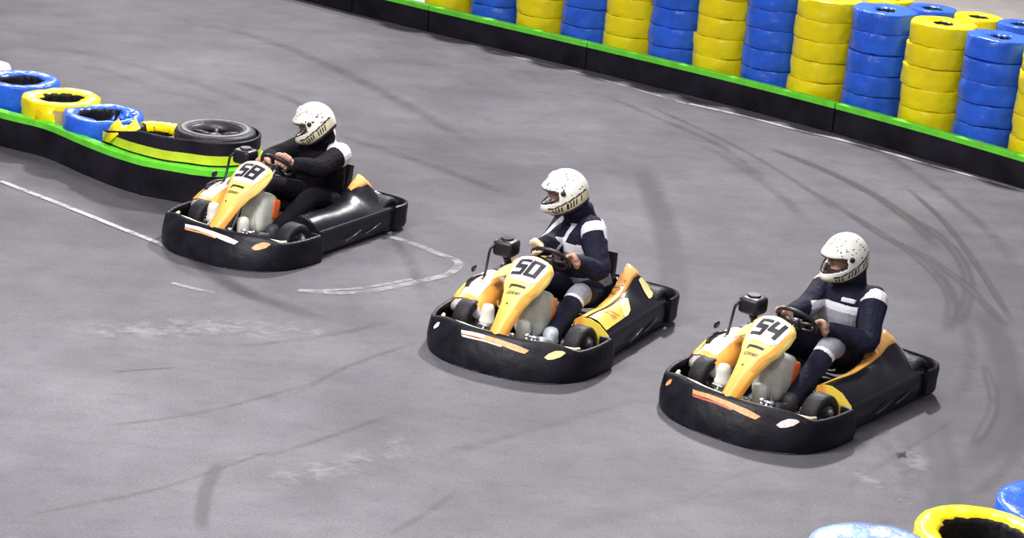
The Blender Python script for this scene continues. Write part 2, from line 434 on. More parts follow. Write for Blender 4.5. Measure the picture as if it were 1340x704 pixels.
for col in ('blue', 'yellow'):
    T[col] = [tire_mesh(f'wrapped_tire_{col}', 'wrap_' + col, R=.34, seed=s + (0 if col == 'blue' else 40), lump=.016) for s in range(3)]
    T[col + 't'] = [tire_mesh(f'wrapped_tire_top_{col}', 'wrap_' + col, R=.34, hole=.115, seed=s + 11, rough_hole=.05, rag=9, lump=.016) for s in range(3)]
def child(name, me, parent, loc=(0, 0, 0), rot=(0, 0, 0), label=None):
    o = bpy.data.objects.new(name, me); C.objects.link(o); o.parent = parent; o.location = loc; o.rotation_euler = rot
    if label: o['label'] = label
    return o
def stack(loc, col, label, n=6, h=.222, jit=.012, lean=(0, 0), group='wrapped tire stacks behind the barrier'):
    r = root('tire_stack', label, 'tire stack', (loc[0], loc[1], .0), 0, group)
    for i in range(n):
        me = random.choice(T[col + 't'] if i == n - 1 else T[col])
        child('wrapped_tire', me, r, (random.uniform(-jit, jit) + lean[0] * i, random.uniform(-jit, jit) + lean[1] * i, .002 + i * h), (random.uniform(-.012, .012), random.uniform(-.012, .012), random.uniform(0, 6.28)))
    return r
centres = [(-1.67, 25.78), (-1.03, 25.26), (-.47, 24.86), (.10, 24.45), (.64, 24.05), (1.15, 23.69), (1.64, 23.33), (2.14, 22.96), (2.65, 22.55), (3.14, 22.13), (3.67, 21.70), (4.20, 21.21), (4.70, 20.71), (5.18, 20.22), (5.65, 19.70)]
names_ = ['hidden', 'leftmost yellow tire stack of the tire wall, only its lowest part in frame',
  'blue tire stack second from the left end of the wall, low part in frame',
  'yellow tire stack between the two leftmost blue stacks',
  'narrow blue tire stack fourth from the left end of the wall',
  'yellow tire stack fifth from the left end, flat sided film',
  'blue tire stack sixth from the left end, glossy highlights low down',
  'yellow tire stack seventh from the left, middle of the visible wall',
  'blue tire stack eighth from the left, left of the stack with the crinkled top',
  'yellow tire stack with crinkled top bulge, left of the blue stack whose hole shows',
  'tall blue tire stack with dark hole in its top showing at the frame edge',
  'tall yellow tire stack with small closed top hole, between two tall blue stacks',
  'rightmost blue tire stack, pale film over its top and a small torn hole',
  'yellow tire stack cut by the right frame edge', 'blue tire stack past the right frame edge, at the end of the wall']
for i, (c, lab) in enumerate(zip(centres, names_)):
    if i == 0: continue
    n = barn(c[0]); nn = .04
    stack((c[0] + n.x * nn, c[1] + n.y * nn), 'yellow' if i % 2 else 'blue', lab)
# a second, lower row farther back
T['bs'] = [tire_mesh('wrapped_tire_small', 'wrap_blue', R=.29, h=.2, hole=.13, seed=91, rough_hole=.02)]
T['ys'] = [tire_mesh('wrapped_tire_small', 'wrap_yellow', R=.29, h=.2, hole=.13, seed=95, rough_hole=.03)]
for px, py, col, lab in ((1165, -3, 'ys', 'low yellow tire stack in the back row, right above the tall yellow stack'),
                         (1221, 10, 'bs', 'dark blue tire stack in the back row behind the tall yellow stack'),
                         (1281, 21, 'ys', 'yellow tire stack in the back row with ragged dark hole, behind the rightmost blue stack'),
                         (1338, 31, 'bs', 'dark blue tire stack in the back row at the right frame edge')):
    p = gp(px, py, .8)
    r = root('tire_stack', lab, 'tire stack', (p.x, p.y, 0), 0, 'wrapped tire stacks of the back row')
    for i in range(4): child('wrapped_tire', T[col][0], r, (0, 0, .002 + i * .2), (0, 0, random.uniform(0, 6)))
# ------------------------------------------------------------------ left-hand island barrier
LC = Vector((-2.66, 17.30))
def loop_path(r, front, back, n=22):
    P = [Vector(p) for p in front]
    a0 = radians(-112); sweep = radians(235 if back else 195)
    arc = [Vector((LC.x + r * cos(a0 + (sweep) * i / n), LC.y + r * sin(a0 + sweep * i / n))) for i in range(n + 1)]
    return [(p.x, p.y) for p in resample([Vector((q.x, q.y, 0)) for q in catmull([Vector((p[0], p[1], 0)) for p in P], 6) + [Vector((a.x, a.y, 0)) for a in arc] + [Vector((b[0], b[1], 0)) for b in back]], 70)]
path = loop_path(.47, [(-6.4, 19.25), (-5.3, 18.55), (-4.75, 18.15), (-4.28, 17.90), (-3.85, 17.48), (-3.50, 17.17), (-3.22, 16.98)], [(-3.5, 18.25), (-4.6, 19.25), (-6.4, 20.6)])
barrier_piece(path, 'low black island barrier with green top edge curving round its rounded end', group=None)
path2 = loop_path(.395, [(-3.66, 17.42), (-3.40, 17.17), (-3.12, 17.0), (-2.98, 16.95)], [])
barrier_piece(path2, 'black rubber belt with lime stripe looped round the loose black tire', 'lime_paint', z0=.27, z1=.535, th=.02, group=None, name='rubber_belt', stripe=(.345, .425), cat='barrier')

def lone(loc, z, mats, label, R=.355, hole=.17, rough=.03, seed=1, n=2, cat='tire stack', tilt=(0, 0)):
    r = root('tire_stack', label, cat, (loc[0], loc[1], 0), 0, 'wrapped tires inside the island')
    hh = z / n
    me2 = tire_mesh('wrapped_tire', mats, R=R * .985, h=hh, hole=hole, seed=seed + 30)
    me = tire_mesh('wrapped_tire', mats, R=R, h=hh, hole=hole, seed=seed, rough_hole=rough, rag=7, lump=.014)
    for i in range(n): child('wrapped_tire', me if i == n - 1 else me2, r, (0, 0, i * hh), (tilt[0], tilt[1], seed))
    return r
lone((-5.33, 19.35), .44, 'wrap_pale_yellow', 'pale yellow wrapped tire stack cut by the left frame edge', seed=3)
lone((-4.72, 18.72), .51, 'wrap_blue', 'blue wrapped tire stack at the left frame edge, round dark hole', hole=.2, rough=.02, seed=5)
y_ = lone(gp(80, 136, .405)[:2], .48, 'wrap_yellow', 'yellow wrapped tire stack in the island with torn film hanging at its front', hole=.2, rough=.05, seed=8)
b_ = lone(gp(135, 153, .42)[:2], .46, 'wrap_blue', 'blue wrapped tire stack with ragged torn hole, beside the looped rubber belt', hole=.22, rough=.06, seed=13)
# torn film on the yellow one: a tan side showing and a hanging flap
mb = MB()
def arc_patch(mb, R, a0, a1, zs, n=10, mi=0, drs=None):
    rings = []
    for i in range(n + 1):
        a = lerp(a0, a1, i / n)
        rings.append([((R + (drs[k] if drs else 0)) * cos(a), (R + (drs[k] if drs else 0)) * sin(a), z[0] if not callable(z) else z(i / n)) for k, z in enumerate([(q,) if not callable(q) else q for q in zs])])
    mb.loft(rings, False, False, mi=mi)
arc_patch(mb, .372, radians(-88), radians(-45), [.10, .2, .34, .43])
mb.build('torn_side', 'tan_card', y_, label='tan bare side where the film is torn')
mb = MB()
mb.add([(.02, -.365, .46), (-.13, -.345, .45), (-.17, -.345, .29), (.0, -.375, .27), (.06, -.38, .25), (.03, -.382, .36)], [(0, 1, 2), (0, 2, 3), (0, 3, 5), (3, 4, 5)])
o = mb.build('film_flap', 'wrap_yellow', y_); s = o.modifiers.new('s', 'SOLIDIFY'); s.thickness = .004
mb = MB()
for k in range(5):
    a = radians(-60 + k * 22); mb.add([(.30 * cos(a), .30 * sin(a), .468), (.2 * cos(a + .2), .2 * sin(a + .2), .49), (.15 * cos(a + .1), .15 * sin(a + .1), .43), (.24 * cos(a - .15), .24 * sin(a - .15), .465)], [(0, 1, 2, 3)])
o = mb.build('film_shred', 'wrap_blue', b_); s = o.modifiers.new('s', 'SOLIDIFY'); s.thickness = .004
# yellow half-torn tire inside the belt
yt = root('torn_tire', 'black tire with tattered yellow film, left of the bare wheel inside the rubber belt', 'tire', (-3.22, 17.50, 0))
child('tire', plain_tire_mesh('tire_body', R=.33, h=.225), yt, (0, 0, .22)); child('tire', bpy.data.meshes['tire_body'], yt, (0, 0, 0))
mb = MB()
def film_arc(mb, a0, a1, R=.335, hole=.18, z=.447, n=18, seed=1):
    rings = []
    for i in range(n + 1):
        a = lerp(a0, a1, i / n); j = noise.noise(Vector((i * .9, seed, 0))) * .05
        rings.append([((r + (j if k in (0, 5) else 0)) * cos(a), (r + (j if k in (0, 5) else 0)) * sin(a), zz + noise.noise(Vector((i * .7, k, seed))) * .012)
                      for k, (r, zz) in enumerate(((hole - .01, z - .05), (hole + .02, z + .006), (lerp(hole, R, .6), z + .012), (R * .95, z + .0), (R + .01, z - .03), (R + .012, z - .14)))])
    mb.loft(rings, False, False)
film_arc(mb, radians(20), radians(125)); film_arc(mb, radians(165), radians(255), seed=4)
mb.add([(-.44, -.14, .36), (-.36, -.24, .37), (-.28, -.26, .45), (-.30, -.12, .56), (-.36, -.08, .50), (-.22, -.2, .48)], [(0, 1, 2, 4), (4, 2, 3), (3, 2, 5)])
mb.add([(-.30, -.16, .44), (-.20, -.28, .46), (-.10, -.16, .50), (-.16, -.06, .56), (-.24, -.1, .47)], [(0, 1, 2, 4), (4, 2, 3)])
o = mb.build('torn_film', 'wrap_yellow', yt, label='tattered yellow film'); s = o.modifiers.new('s', 'SOLIDIFY'); s.thickness = .006
# the bare black tire with its wheel
bt = root('car_tire', 'bare black car tire with spoked wheel lying in the rounded end of the island', 'wheel', (LC.x, LC.y, 0), .4)
mb = MB()
for z0 in (0., .19, .38):
    h = .19; prof = [(.225, z0 + .015), (.245, z0), (.315, z0), (.342, z0 + .012), (.352, z0 + .035), (.352, z0 + h - .035), (.342, z0 + h - .012), (.315, z0 + h - .001), (.30, z0 + h - .001), (.296, z0 + h - .008), (.288, z0 + h - .001), (.262, z0 + h), (.245, z0 + h), (.225, z0 + h - .012), (.215, z0 + h * .5)]
    mb.lathe(prof, n=64)
mb.build('tire', 'tire_black', bt)
mb = MB(); z = .57
mb.lathe([(.258, z - .01), (.300, z - .004), (.300, z + .004), (.288, z + .007), (.262, z + .006)], n=64); mb.build('sidewall_ring', 'tire_grey', bt, label='dusty grey sidewall ring')
mb = MB()
mb.lathe([(.195, z - .05), (.222, z - .015), (.228, z - .012), (.226, z - .03), (.205, z - .09), (.195, z - .09)], n=48)
mb.lathe([(.0, z - .05), (.045, z - .05), (.06, z - .065), (.06, z - .09), (.0, z - .09)], n=24, closed=False)
for k in range(5):
    a = 2 * pi * k / 5; mb.tube([(.045 * cos(a), .045 * sin(a), z - .07), (.12 * cos(a), .12 * sin(a), z - .055), (.205 * cos(a), .205 * sin(a), z - .06)], [.022, .018, .024], 8)
mb.build('wheel_rim', 'dark_metal', bt, label='dark grey spoked wheel')

# foreground tires
for (px, py, z, m, lab, ho, sd, tl) in ((1287, 697, .5, 'wrap_yellow', 'yellow wrapped tire stack nearest the camera with wide ragged dark hole', .235, 21, (0, .0)),
                                  (1148, 722, .5, 'wrap_dusty_blue', 'scuffed blue and white tire stack cut by the bottom edge near the corner', .13, 25, (0, 0)),
                                  (1390, 661, .5, 'wrap_blue', 'blue wrapped tire stack at the right edge behind the nearest yellow one', .17, 28, (0, 0))):
    p = gp(px, py, z)
    r = root('tire_stack', lab, 'tire stack', (p.x, p.y, 0), 0, 'wrapped tires nearest the camera')
    me = tire_mesh('wrapped_tire', m, R=.37, h=z / 2, hole=ho, seed=sd, rough_hole=.03, rag=12, lump=.012)
    for i in range(2): child('wrapped_tire', me, r, (0, 0, .001 + i * z / 2), (0, 0, sd + i))

# ------------------------------------------------------------------ the kart
def bumper_curve(n=90):
    pts = []
    for i in range(181):
        a = (-1 + 2 * i / 180) * pi / 2
        pts.append(Vector((.45 + .70 * max(0, cos(a)) ** .77, .676 * (1 if a > 0 else -1) * abs(sin(a)) ** .77, 0)))
    tail = [Vector((.435, .668, 0)), Vector((.425, .645, 0)), Vector((.422, .60, 0)), Vector((.425, .56, 0))]
    pts = [Vector((p.x, -p.y, 0)) for p in reversed(tail)] + pts + tail
    return resample(pts, n)
BCUR = bumper_curve(121)
BPROF = [(-.030, .006), (-.004, .008), (.004, .035), (.006, .09), (.0, .14), (-.008, .185), (-.012, .206), (-.020, .219), (-.032, .224), (-.044, .219), (-.048, .206), (-.044, .17), (-.036, .10), (-.034, .045)]
def bshape(q, px):
    """the nose of the bumper is taller and leans back"""
    f = max(0, min(1, (px - .84) / .26)); f = f * f * (3 - 2 * f)
    return (q[0] - .115 * f * (q[2] / .227) ** 1.1, q[1], q[2] * (1 + .20 * f))
def front_bumper():
    mb = MB(); rings = []
    for i, p in enumerate(BCUR):
        t = (BCUR[min(120, i + 1)] - BCUR[max(0, i - 1)]).normalized(); n = Vector((t.y, -t.x))
        rings.append([bshape((p.x + n.x * o, p.y + n.y * o, z), p.x) for o, z in BPROF])
    mb.loft(rings); return mb
def bump_pt(s, z, off=.003):
    """s = signed arc length from the nose (positive to the kart's left), z height, on the outer face"""
    L = 0; i = 60
    if s >= 0:
        while i < 119 and L < s: L += (BCUR[i + 1] - BCUR[i]).length; i += 1
    else:
        while i > 1 and L < -s: L += (BCUR[i] - BCUR[i - 1]).length; i -= 1
    over = L - abs(s); d = (BCUR[i] - BCUR[i - 1]) if s >= 0 else (BCUR[i] - BCUR[i + 1])
    p = BCUR[i] - d.normalized() * over
    t = (BCUR[min(120, i + 1)] - BCUR[max(0, i - 1)]).normalized(); n = Vector((t.y, -t.x, 0))
    o = interp([(.045, .004), (.09, .006), (.14, .0), (.185, -.008), (.212, -.012)], z)[0]
    q = p + n * (o + off); return bshape((q.x, q.y, z), p.x)
def bump_sticker(top, bot, n=16, off=.003):
    """closed strip between two (s,z) polylines"""
    A = resample([Vector((a, b, 0)) for a, b in top], n); B = resample([Vector((a, b, 0)) for a, b in bot], n)
    mb = MB(); rings = []
    for a, b in zip(A, B): rings.append([bump_pt(lerp(a.x, b.x, k / 2), lerp(a.y, b.y, k / 2), off) for k in range(3)])
    mb.loft(rings, False, False); return mb

POD = [  # x, then z of the five inner profile points
 (.40, .235, .290, .305, .300, .265), (.25, .240, .292, .308, .298, .255), (.0, .245, .285, .300, .290, .25), (-.20, .245, .285, .305, .310, .275),
 (-.34, .240, .28, .315, .35, .34), (-.44, .240, .29, .35, .41, .42), (-.52, .240, .295, .37, .445, .465), (-.58, .235, .28, .34, .41, .42), (-.64, .228, .255, .29, .33, .33), (-.70, .22, .235, .25, .26, .26)]
def pod_section(x, side=1, off=0.):
    za, zb, zc, zd, ze = interp(POD, x)
    yo = lerp(.61, .64, min(1, max(0, (.40 - x) / 1.0)))
    P = [(yo - .015, .03), (yo, .05), (yo + .004, .12), (yo, .190), (yo - .008, .212), (yo - .022, .220), (yo - .034, .212), (.565, za), (.50, zb), (.44, zc), (.37, zd), (.32, ze), (.305, ze - .05), (.30, .06)]
    return [(x, side * y, z) for y, z in P]
def side_pod(side):
    mb = MB(); xs = [.375 - .975 * i / 40 for i in range(41)]
    mb.loft([pod_section(x, side) for x in xs]); return mb
def pod_surf(x, v, side=1, off=.004):
    """v 0..1 from outer shelf to inner edge over the pod's top"""
    S = pod_section(x, side)[7:13]; k = v * 4.999; i = int(k); t = k - i
    a, b = Vector(S[i]), Vector(S[i + 1]); p = a.lerp(b, t)
    n = Vector((0, -(b - a).z, (b - a).y)); n = n * (1 if n.z > 0 else -1); n = n.normalized() if n.length > 0 else Vector((0, 0, 1))
    return p + n * off
def pod_patch(pts_lo, pts_hi, side=1, n=30, m=8, off=.004):
    A = resample([Vector((a, b, 0)) for a, b in pts_lo], n); B = resample([Vector((a, b, 0)) for a, b in pts_hi], n)
    mb = MB(); rings = [[pod_surf(lerp(a.x, b.x, k / m), lerp(a.y, b.y, k / m), side, off) for k in range(m + 1)] for a, b in zip(A, B)]
    mb.loft(rings, False, False); return mb
def rear_bumper():
    pts = [(-.602, .640), (-.70, .645), (-.76, .635), (-.81, .60), (-.838, .54), (-.848, .46), (-.855, .3), (-.86, .15), (-.862, 0)]
    pts = pts + [(x, -y) for x, y in reversed(pts[:-1])]
    P = resample(catmull([Vector((x, y, 0)) for x, y in pts], 6), 80)
    prof = [(-.02, .035), (.0, .04), (.008, .06), (.010, .13), (.004, .20), (-.004, .228), (-.016, .238), (-.030, .232), (-.036, .21), (-.03, .12), (-.03, .06)]
    mb = MB(); sweep2d(mb, [(p.x, p.y) for p in P][::-1], prof); return mb

# nose fairing: centre line (length u -> x,z), half width, crown
FC = [(0, .425, .675), (.06, .455, .692), (.14, .51, .665), (.3, .615, .590), (.45, .715, .515), (.62, .82, .430), (.8, .92, .345), (1, 1.02, .262)]
FW = [(0, .085), (.05, .125), (.14, .158), (.25, .160), (.36, .142), (.48, .105), (.6, .080), (.8, .064), (1, .055)]
FL = .72
def fair(u, y, off=0.):
    x, z = interp(FC, u); w = interp(FW, u)[0]; v = y / w
    x2, z2 = interp(FC, min(1, u + .02)); x1, z1 = interp(FC, max(0, u - .02))
    t = Vector((x2 - x1, 0, z2 - z1)).normalized(); n = Vector((-t.z, 0, t.x)); n = n if n.z > 0 else -n
    cr = .045 * v * v * min(1, .4 + w * 4)
    p = Vector((x, y, z)) - n * cr
    nn = (n + Vector((0, 1, 0)) * (.09 * v / w) * min(1, .4 + w * 4)).normalized()
    return p + nn * off
def fairing_mesh():
    mb = MB(); rings = []
    for i in range(41):
        u = i / 40; w = interp(FW, u)[0]
        x2, z2 = interp(FC, min(1, u + .02)); x1, z1 = interp(FC, max(0, u - .02)); t = Vector((x2 - x1, 0, z2 - z1)).normalized()
        n = Vector((-t.z, 0, t.x)); n = n if n.z > 0 else -n
        outer = [fair(u, w * (-1 + 2 * k / 16)) for k in range(17)]
        sk = .035
        L0 = outer[0] - n * sk + Vector((0, -.008, 0)); R0 = outer[-1] - n * sk + Vector((0, .008, 0))
        inner = [fair(u, w * (1 - 2 * k / 16) * .95, -.012) for k in range(17)]
        rings.append([L0] + outer + [R0, R0 + Vector((0, -.008, .0))] + inner + [L0 + Vector((0, .008, 0))])
    mb.loft(rings); return mb
def fair_poly(pts, off, mi=0, sub=5, mb=None):
    """a polygon given as quads of (y, s) with s = length down from the plate top; subdivided onto the fairing"""
    mb = mb or MB()
    for q in pts:
        g = []
        for i in range(sub + 1):
            for j in range(sub + 1):
                a, b = i / sub, j / sub
                y = (q[0][0] * (1 - a) + q[1][0] * a) * (1 - b) + (q[3][0] * (1 - a) + q[2][0] * a) * b
                s = (q[0][1] * (1 - a) + q[1][1] * a) * (1 - b) + (q[3][1] * (1 - a) + q[2][1] * a) * b
                g.append(fair(s / FL, y, off))
        n = sub + 1
        mb.add(g, [(i * n + j, i * n + j + 1, (i + 1) * n + j + 1, (i + 1) * n + j) for i in range(sub) for j in range(sub)], mi)
    return mb
def strokes(pts, w):
    """polyline in (y, s) -> quads of width w"""
    out = []
    for a, b in zip(pts, pts[1:]):
        d = Vector((b[0] - a[0], b[1] - a[1])); L = d.length; d /= L; n = Vector((-d.y, d.x)) * w / 2; e = d * w * .42
        A = Vector(a) - e; B = Vector(b) + e
        out.append([A + n, B + n, B - n, A - n])
    return out
GLY = {'5': [[(1, 0), (0, 0), (0, .48), (.92, .48), (.92, 1), (0, 1)]], '8': [[(0, 0), (1, 0), (1, 1), (0, 1), (0, 0)], [(0, .5), (1, .5)]],
       '0': [[(0, 0), (1, 0), (1, 1), (0, 1), (0, 0)]], '4': [[(.12, 0), (0, .55), (1, .55)], [(1, 0), (1, 1)]]}
def number_quads(txt, y0, s0, w, h, gap, sw, slant=.22):
    q = []; x = y0
    for ch in txt:
        for pl in GLY[ch]:
            P = [(x + a * w + (1 - b) * h * slant, s0 + b * h) for a, b in pl]
            q += strokes(P, sw)
        x += w + gap
    return q
_fc = {}
def text_mb(txt, size, fn, mb=None):
    """flat lettering laid on a surface by fn(x, y)"""
    cu = bpy.data.curves.new('lettering', 'FONT'); cu.body = txt; cu.size = size; cu.resolution_u = 2; cu.shear = .15; cu.offset = size * .02
    ob = bpy.data.objects.new('lettering', cu); C.objects.link(ob)
    dg = bpy.context.evaluated_depsgraph_get(); me = bpy.data.meshes.new_from_object(ob.evaluated_get(dg))
    mb = mb or MB(); mb.add([fn(v.co.x, v.co.y) for v in me.vertices], [tuple(p.vertices) for p in me.polygons])
    C.objects.unlink(ob); bpy.data.objects.remove(ob); bpy.data.curves.remove(cu); bpy.data.meshes.remove(me)
    return mb

def wheel_parts(r, w):
    tire = MB(); h = w / 2
    prof = [(r * .52, -h * .86), (r * .62, -h * .98), (r * .82, -h), (r * .94, -h * .9), (r, -h * .66), (r, h * .66), (r * .94, h * .9), (r * .82, h), (r * .62, h * .98), (r * .52, h * .86), (r * .50, 0)]
    tire.lathe(prof, n=40, axis='Y')
    rim = MB()
    rim.lathe([(r * .51, -h * .9), (r * .55, -h * .93), (r * .53, -h * .7), (r * .42, -h * .3), (r * .42, h * .3), (r * .53, h * .7), (r * .55, h * .93), (r * .51, h * .9), (r * .38, h * .3), (r * .38, -h * .3)], n=36, axis='Y')
    rim.lathe([(0.001, h * .25), (r * .2, h * .25), (r * .24, h * .1), (r * .4, h * .05), (r * .4, -h * .05), (r * .24, -h * .1), (r * .2, -h * .25), (0.001, -h * .25)], n=30, axis='Y')
    for k in range(3):
        a = 2 * pi * k / 3 + .4; rim.cyl((r * .3 * cos(a), -h * .4, r * .3 * sin(a)), (r * .3 * cos(a), h * .5, r * .3 * sin(a)), r * .05, n=8)
    hub = MB(); hub.cyl((0, -h * .6, 0), (0, h * .95, 0), r * .17, r * .13, n=14)
    hub.blob((0, h * .95, 0), (r * .3, .02, r * .3), 2.5, 12, 8)
    return tire, rim, hub
def seat_mb():
    mb = MB(); rings = []
    cl = [(-.22, .155, .13, .03), (-.30, .11, .16, .07), (-.42, .095, .18, .11), (-.54, .13, .19, .14), (-.62, .21, .195, .14), (-.675, .33, .19, .11), (-.72, .46, .165, .07)]
    P = catmull([Vector((a, b, 0)) for a, b, c, d in cl], 4); Wd = catmull([Vector((c, d, 0)) for a, b, c, d in cl], 4)
    for i, (p, q) in enumerate(zip(P, Wd)):
        t = (P[min(len(P) - 1, i + 1)] - P[max(0, i - 1)]).normalized(); n = Vector((t.y, 0, -t.x)); n = n if n.z + n.x > 0 else -n
        outer = []; inner = []
        for k in range(15):
            a = -1 + k / 7; y = q.x * sin(a * pi / 2) ; lift = q.y * (abs(a) ** 3)
            base = Vector((p.x, y * 1.05, p.y)) + n * lift
            outer.append(base); inner.append(base + n * .012 + Vector((0, -.01 * a, 0)))
        rings.append(outer + inner[::-1])
    mb.loft(rings); return mb

ORIG = {}
def kmesh(key, fn, mats, **kw):
    """build once, share the mesh between the karts"""
    def go(name, parent):
        if key not in ORIG:
            o = fn().build(name, mats, parent, **kw); ORIG[key] = o; return o
        c = ORIG[key].copy(); C.objects.link(c); c.parent = parent; return c
    return go

def make_kart(num, x, y, a, style, label):
    kt = root('racing_kart', label, 'kart', (x, y, 0), a, 'racing karts')
    # --- bumpers and pods
    fb = kmesh('fb', front_bumper, 'bumper_plastic', auto=50)('front_bumper', kt)
    def strip_pts(kind):
        if kind == 'long': return [(-.26, .196), (-.11, .206), (.04, .203), (.19, .193), (.285, .176)], [(-.245, .178), (-.11, .184), (.04, .178), (.19, .162), (.26, .156)]
    tp, bt_ = strip_pts('long')
    m1 = {'58': 'sticker_white', '50': 'sticker_orange', '54': 'sticker_orange'}[num]
    A = bump_sticker(tp, bt_); A.build('bumper_sticker', m1, fb, label='long front sticker')
    lo = bump_sticker([(-.25, .175), (-.06, .181), (.09, .174)], [(-.23, .166), (-.06, .173), (.08, .167)], off=.0045); lo.build('bumper_sticker', {'58': 'sticker_orange', '50': 'sticker_white', '54': 'sticker_red'}[num], fb, label='thin lower band of the front sticker')
    if num == '50':
        bump_sticker([(-.26, .196), (-.16, .205), (-.06, .206)], [(-.25, .180), (-.16, .188), (-.06, .190)], off=.005).build('bumper_sticker', 'sticker_white', fb, label='pale end of the front sticker')
    e = [(.40, .150), (.425, .172), (.47, .192), (.53, .200), (.555, .196)]; f = [(.40, .150), (.43, .140), (.47, .147), (.52, .165), (.555, .190)]
    bump_sticker(e, f).build('bumper_sticker', {'58': 'sticker_orange', '50': 'pale_yellow', '54': 'sticker_white'}[num], fb, label='oval sticker on the left corner')
    e = [(-.56, .16), (-.535, .185), (-.50, .19)]; f = [(-.56, .15), (-.54, .145), (-.50, .165)]
    if num != '58': bump_sticker(e, f).build('bumper_sticker', 'sticker_white' if num == '50' else 'sticker_orange', fb, label='small sticker on the right corner')
    for sd, sn in ((1, 'left'), (-1, 'right')):
        pod = kmesh('pod%d' % sd, lambda: side_pod(sd), 'pod_plastic', auto=50)('side_pod', kt)
        if sd == 1 or num != '58':
            if style == 'thin': p = pod_patch([(.365, .60), (.1, .50), (-.2, .50), (-.45, .50), (-.60, .42)], [(.37, 1), (.1, 1), (-.2, 1), (-.5, 1), (-.635, 1)], sd)
            elif style == 'full': p = pod_patch([(.37, .52), (.1, .46), (-.2, .46), (-.45, .50), (-.60, .42)], [(.37, 1), (.1, 1), (-.2, 1), (-.5, 1), (-.635, 1)], sd)
            else: p = pod_patch([(-.36, .62), (-.45, .50), (-.60, .42)], [(-.40, 1), (-.5, 1), (-.635, 1)], sd)
            pp = p.build('side_panel', 'panel_print', kt, label='orange printed side panel'); sld = pp.modifiers.new('s', 'SOLIDIFY'); sld.thickness = .006
            # printed lettering and outline on the panel
            if style != 'rear' and sd == 1:
                t = text_mb('RACING', .068, lambda u_, v_: pod_surf(-.40 + u_ * 1.1, .97 - .30 * (v_ / .06), 1, .0095)[:]) if False else text_mb('KART', .085, lambda u_, v_: tuple(pod_surf(-.14 - u_ * 1.25 + v_ * .2, .60 + .26 * (v_ / .06), 1, .0095)))
                t.build('panel_lettering', 'tan_print', pp, smooth=False)
            edge = MB(); edge.tube([pod_surf(lerp(.365, -.62, i / 20) if style != 'rear' else lerp(-.40, -.62, i / 20), 1, sd, .004) for i in range(21)], .007, 8)
            edge.build('panel_edge', 'pale_yellow', pp, label='pale yellow rolled edge')
        if style == 'full' and sd == 1:
            q = pod_patch([(.37, .0), (.25, -.0), (.06, .0)], [(.37, .44), (.1, .38), (-.16, .38)], sd, off=.005); q.build('lower_decal', 'panel_print', kt, label='orange pod decal')
            q = pod_patch([(.05, .0), (-.02, .0), (-.10, .06)], [(-.12, .38), (-.19, .38), (-.22, .30)], sd, off=.006); q.build('lower_decal', 'pale_yellow', kt, label='pale yellow decal block')
            q = pod_patch([(-.44, .05), (-.5, .05), (-.55, .10)], [(-.48, .42), (-.54, .42), (-.60, .38)], sd, off=.006); q.build('lower_decal', 'pale_yellow', kt, label='pale yellow rear decal')
            t = text_mb('RX', .07, lambda u_, v_: tuple(pod_surf(.20 - u_ * 1.25 + v_ * .2, .08 + .25 * (v_ / .05), 1, .0085))); t.build('decal_lettering', 'tan_print', kt, smooth=False)
        if sd == 1:
            # front face of the pod, behind the front wheel
            mb = MB(); S = pod_section(.375, 1)
            mb.add([(.382, .60, .06), (.382, .60, .205), (.382, .565, .235), (.382, .52, .275), (.382, .44, .303), (.382, .37, .298), (.382, .325, .265), (.382, .32, .06)], [(0, 1, 2, 3, 4, 5, 6, 7)])
            o = mb.build('pod_front_panel', 'front_panel_print' if style != 'rear' else 'pod_plastic', kt, smooth=False, label='yellow panel behind the front wheel' if style != 'rear' else None)
            s_ = o.modifiers.new('s', 'SOLIDIFY'); s_.thickness = .006
        # scuff plates along the pod side
        sc_ = MB()
        for xx in (-.02, -.30): sc_.tube([(xx + .10, sd * .642, .085), (xx, sd * .648, .105), (xx - .10, sd * .650, .135)], [.004, .008, .004], 6)
        sc_.build('pod_scuff', 'dark_metal', pod)
    rb = kmesh('rb', rear_bumper, 'bumper_plastic', auto=50)('rear_bumper', kt)
    m_ = MB(); m_.blob((-.725, .652, .135), (.045, .012, .03), 2.2, 12, 8); m_.build('bumper_sticker', 'sticker_white', rb, label='small pale sticker')
    # --- chassis
    def tray():
        mb = MB(); mb.add([(x_, y_, z_) for z_ in (.035, .045) for x_, y_ in ((1.0, -.20), (1.0, .20), (.85, .34), (.35, .33), (-.3, .30), (-.3, -.30), (.35, -.33), (.85, -.34))],
                          [tuple(range(8)), tuple(range(15, 7, -1))] + [(i, (i + 1) % 8, 8 + (i + 1) % 8, 8 + i) for i in range(8)]); return mb
    kmesh('tray', tray, 'black_part', smooth=False)('floor_tray', kt)
    def frame():
        mb = MB()
        for s in (1, -1):
            mb.tube(catmull([(-.80, s * .30, .10), (-.5, s * .32, .07), (0, s * .33, .065), (.4, s * .30, .065), (.7, s * .22, .07), (.98, s * .20, .10)], 4), .016, 10)
            mb.tube([(.52, s * .24, .08), (.525, s * .34, .12)], .014, 8)
        mb.cyl((.98, -.20, .10), (.98, .20, .10), .016); mb.cyl((-.64, -.6, .145), (-.64, .6, .145), .022); mb.cyl((.30, -.33, .065), (.30, .33, .065), .016)
        mb.cyl((-.80, -.30, .10), (-.80, .30, .10), .016)
        for s in (1, -1): mb.cyl((-.80, s * .25, .10), (-.86, s * .25, .12), .012)
        return mb
    kmesh('frame', frame, 'dark_metal')('chassis_frame', kt)
    def bar():
        mb = MB(); P = [Vector((.45 + (p.x - .45) * .885 - .115 * max(0, min(1, (p.x - .84) / .26)), p.y * .86, .205 + .03 * max(0, min(1, (p.x - .84) / .26)))) for p in BCUR[22:99]]
        mb.tube(P[::3], .014, 8)
        for k in (8, 38, 68): mb.cyl(P[k], (P[k].x * .93, P[k].y * .92, .12), .01, n=8)
        return mb
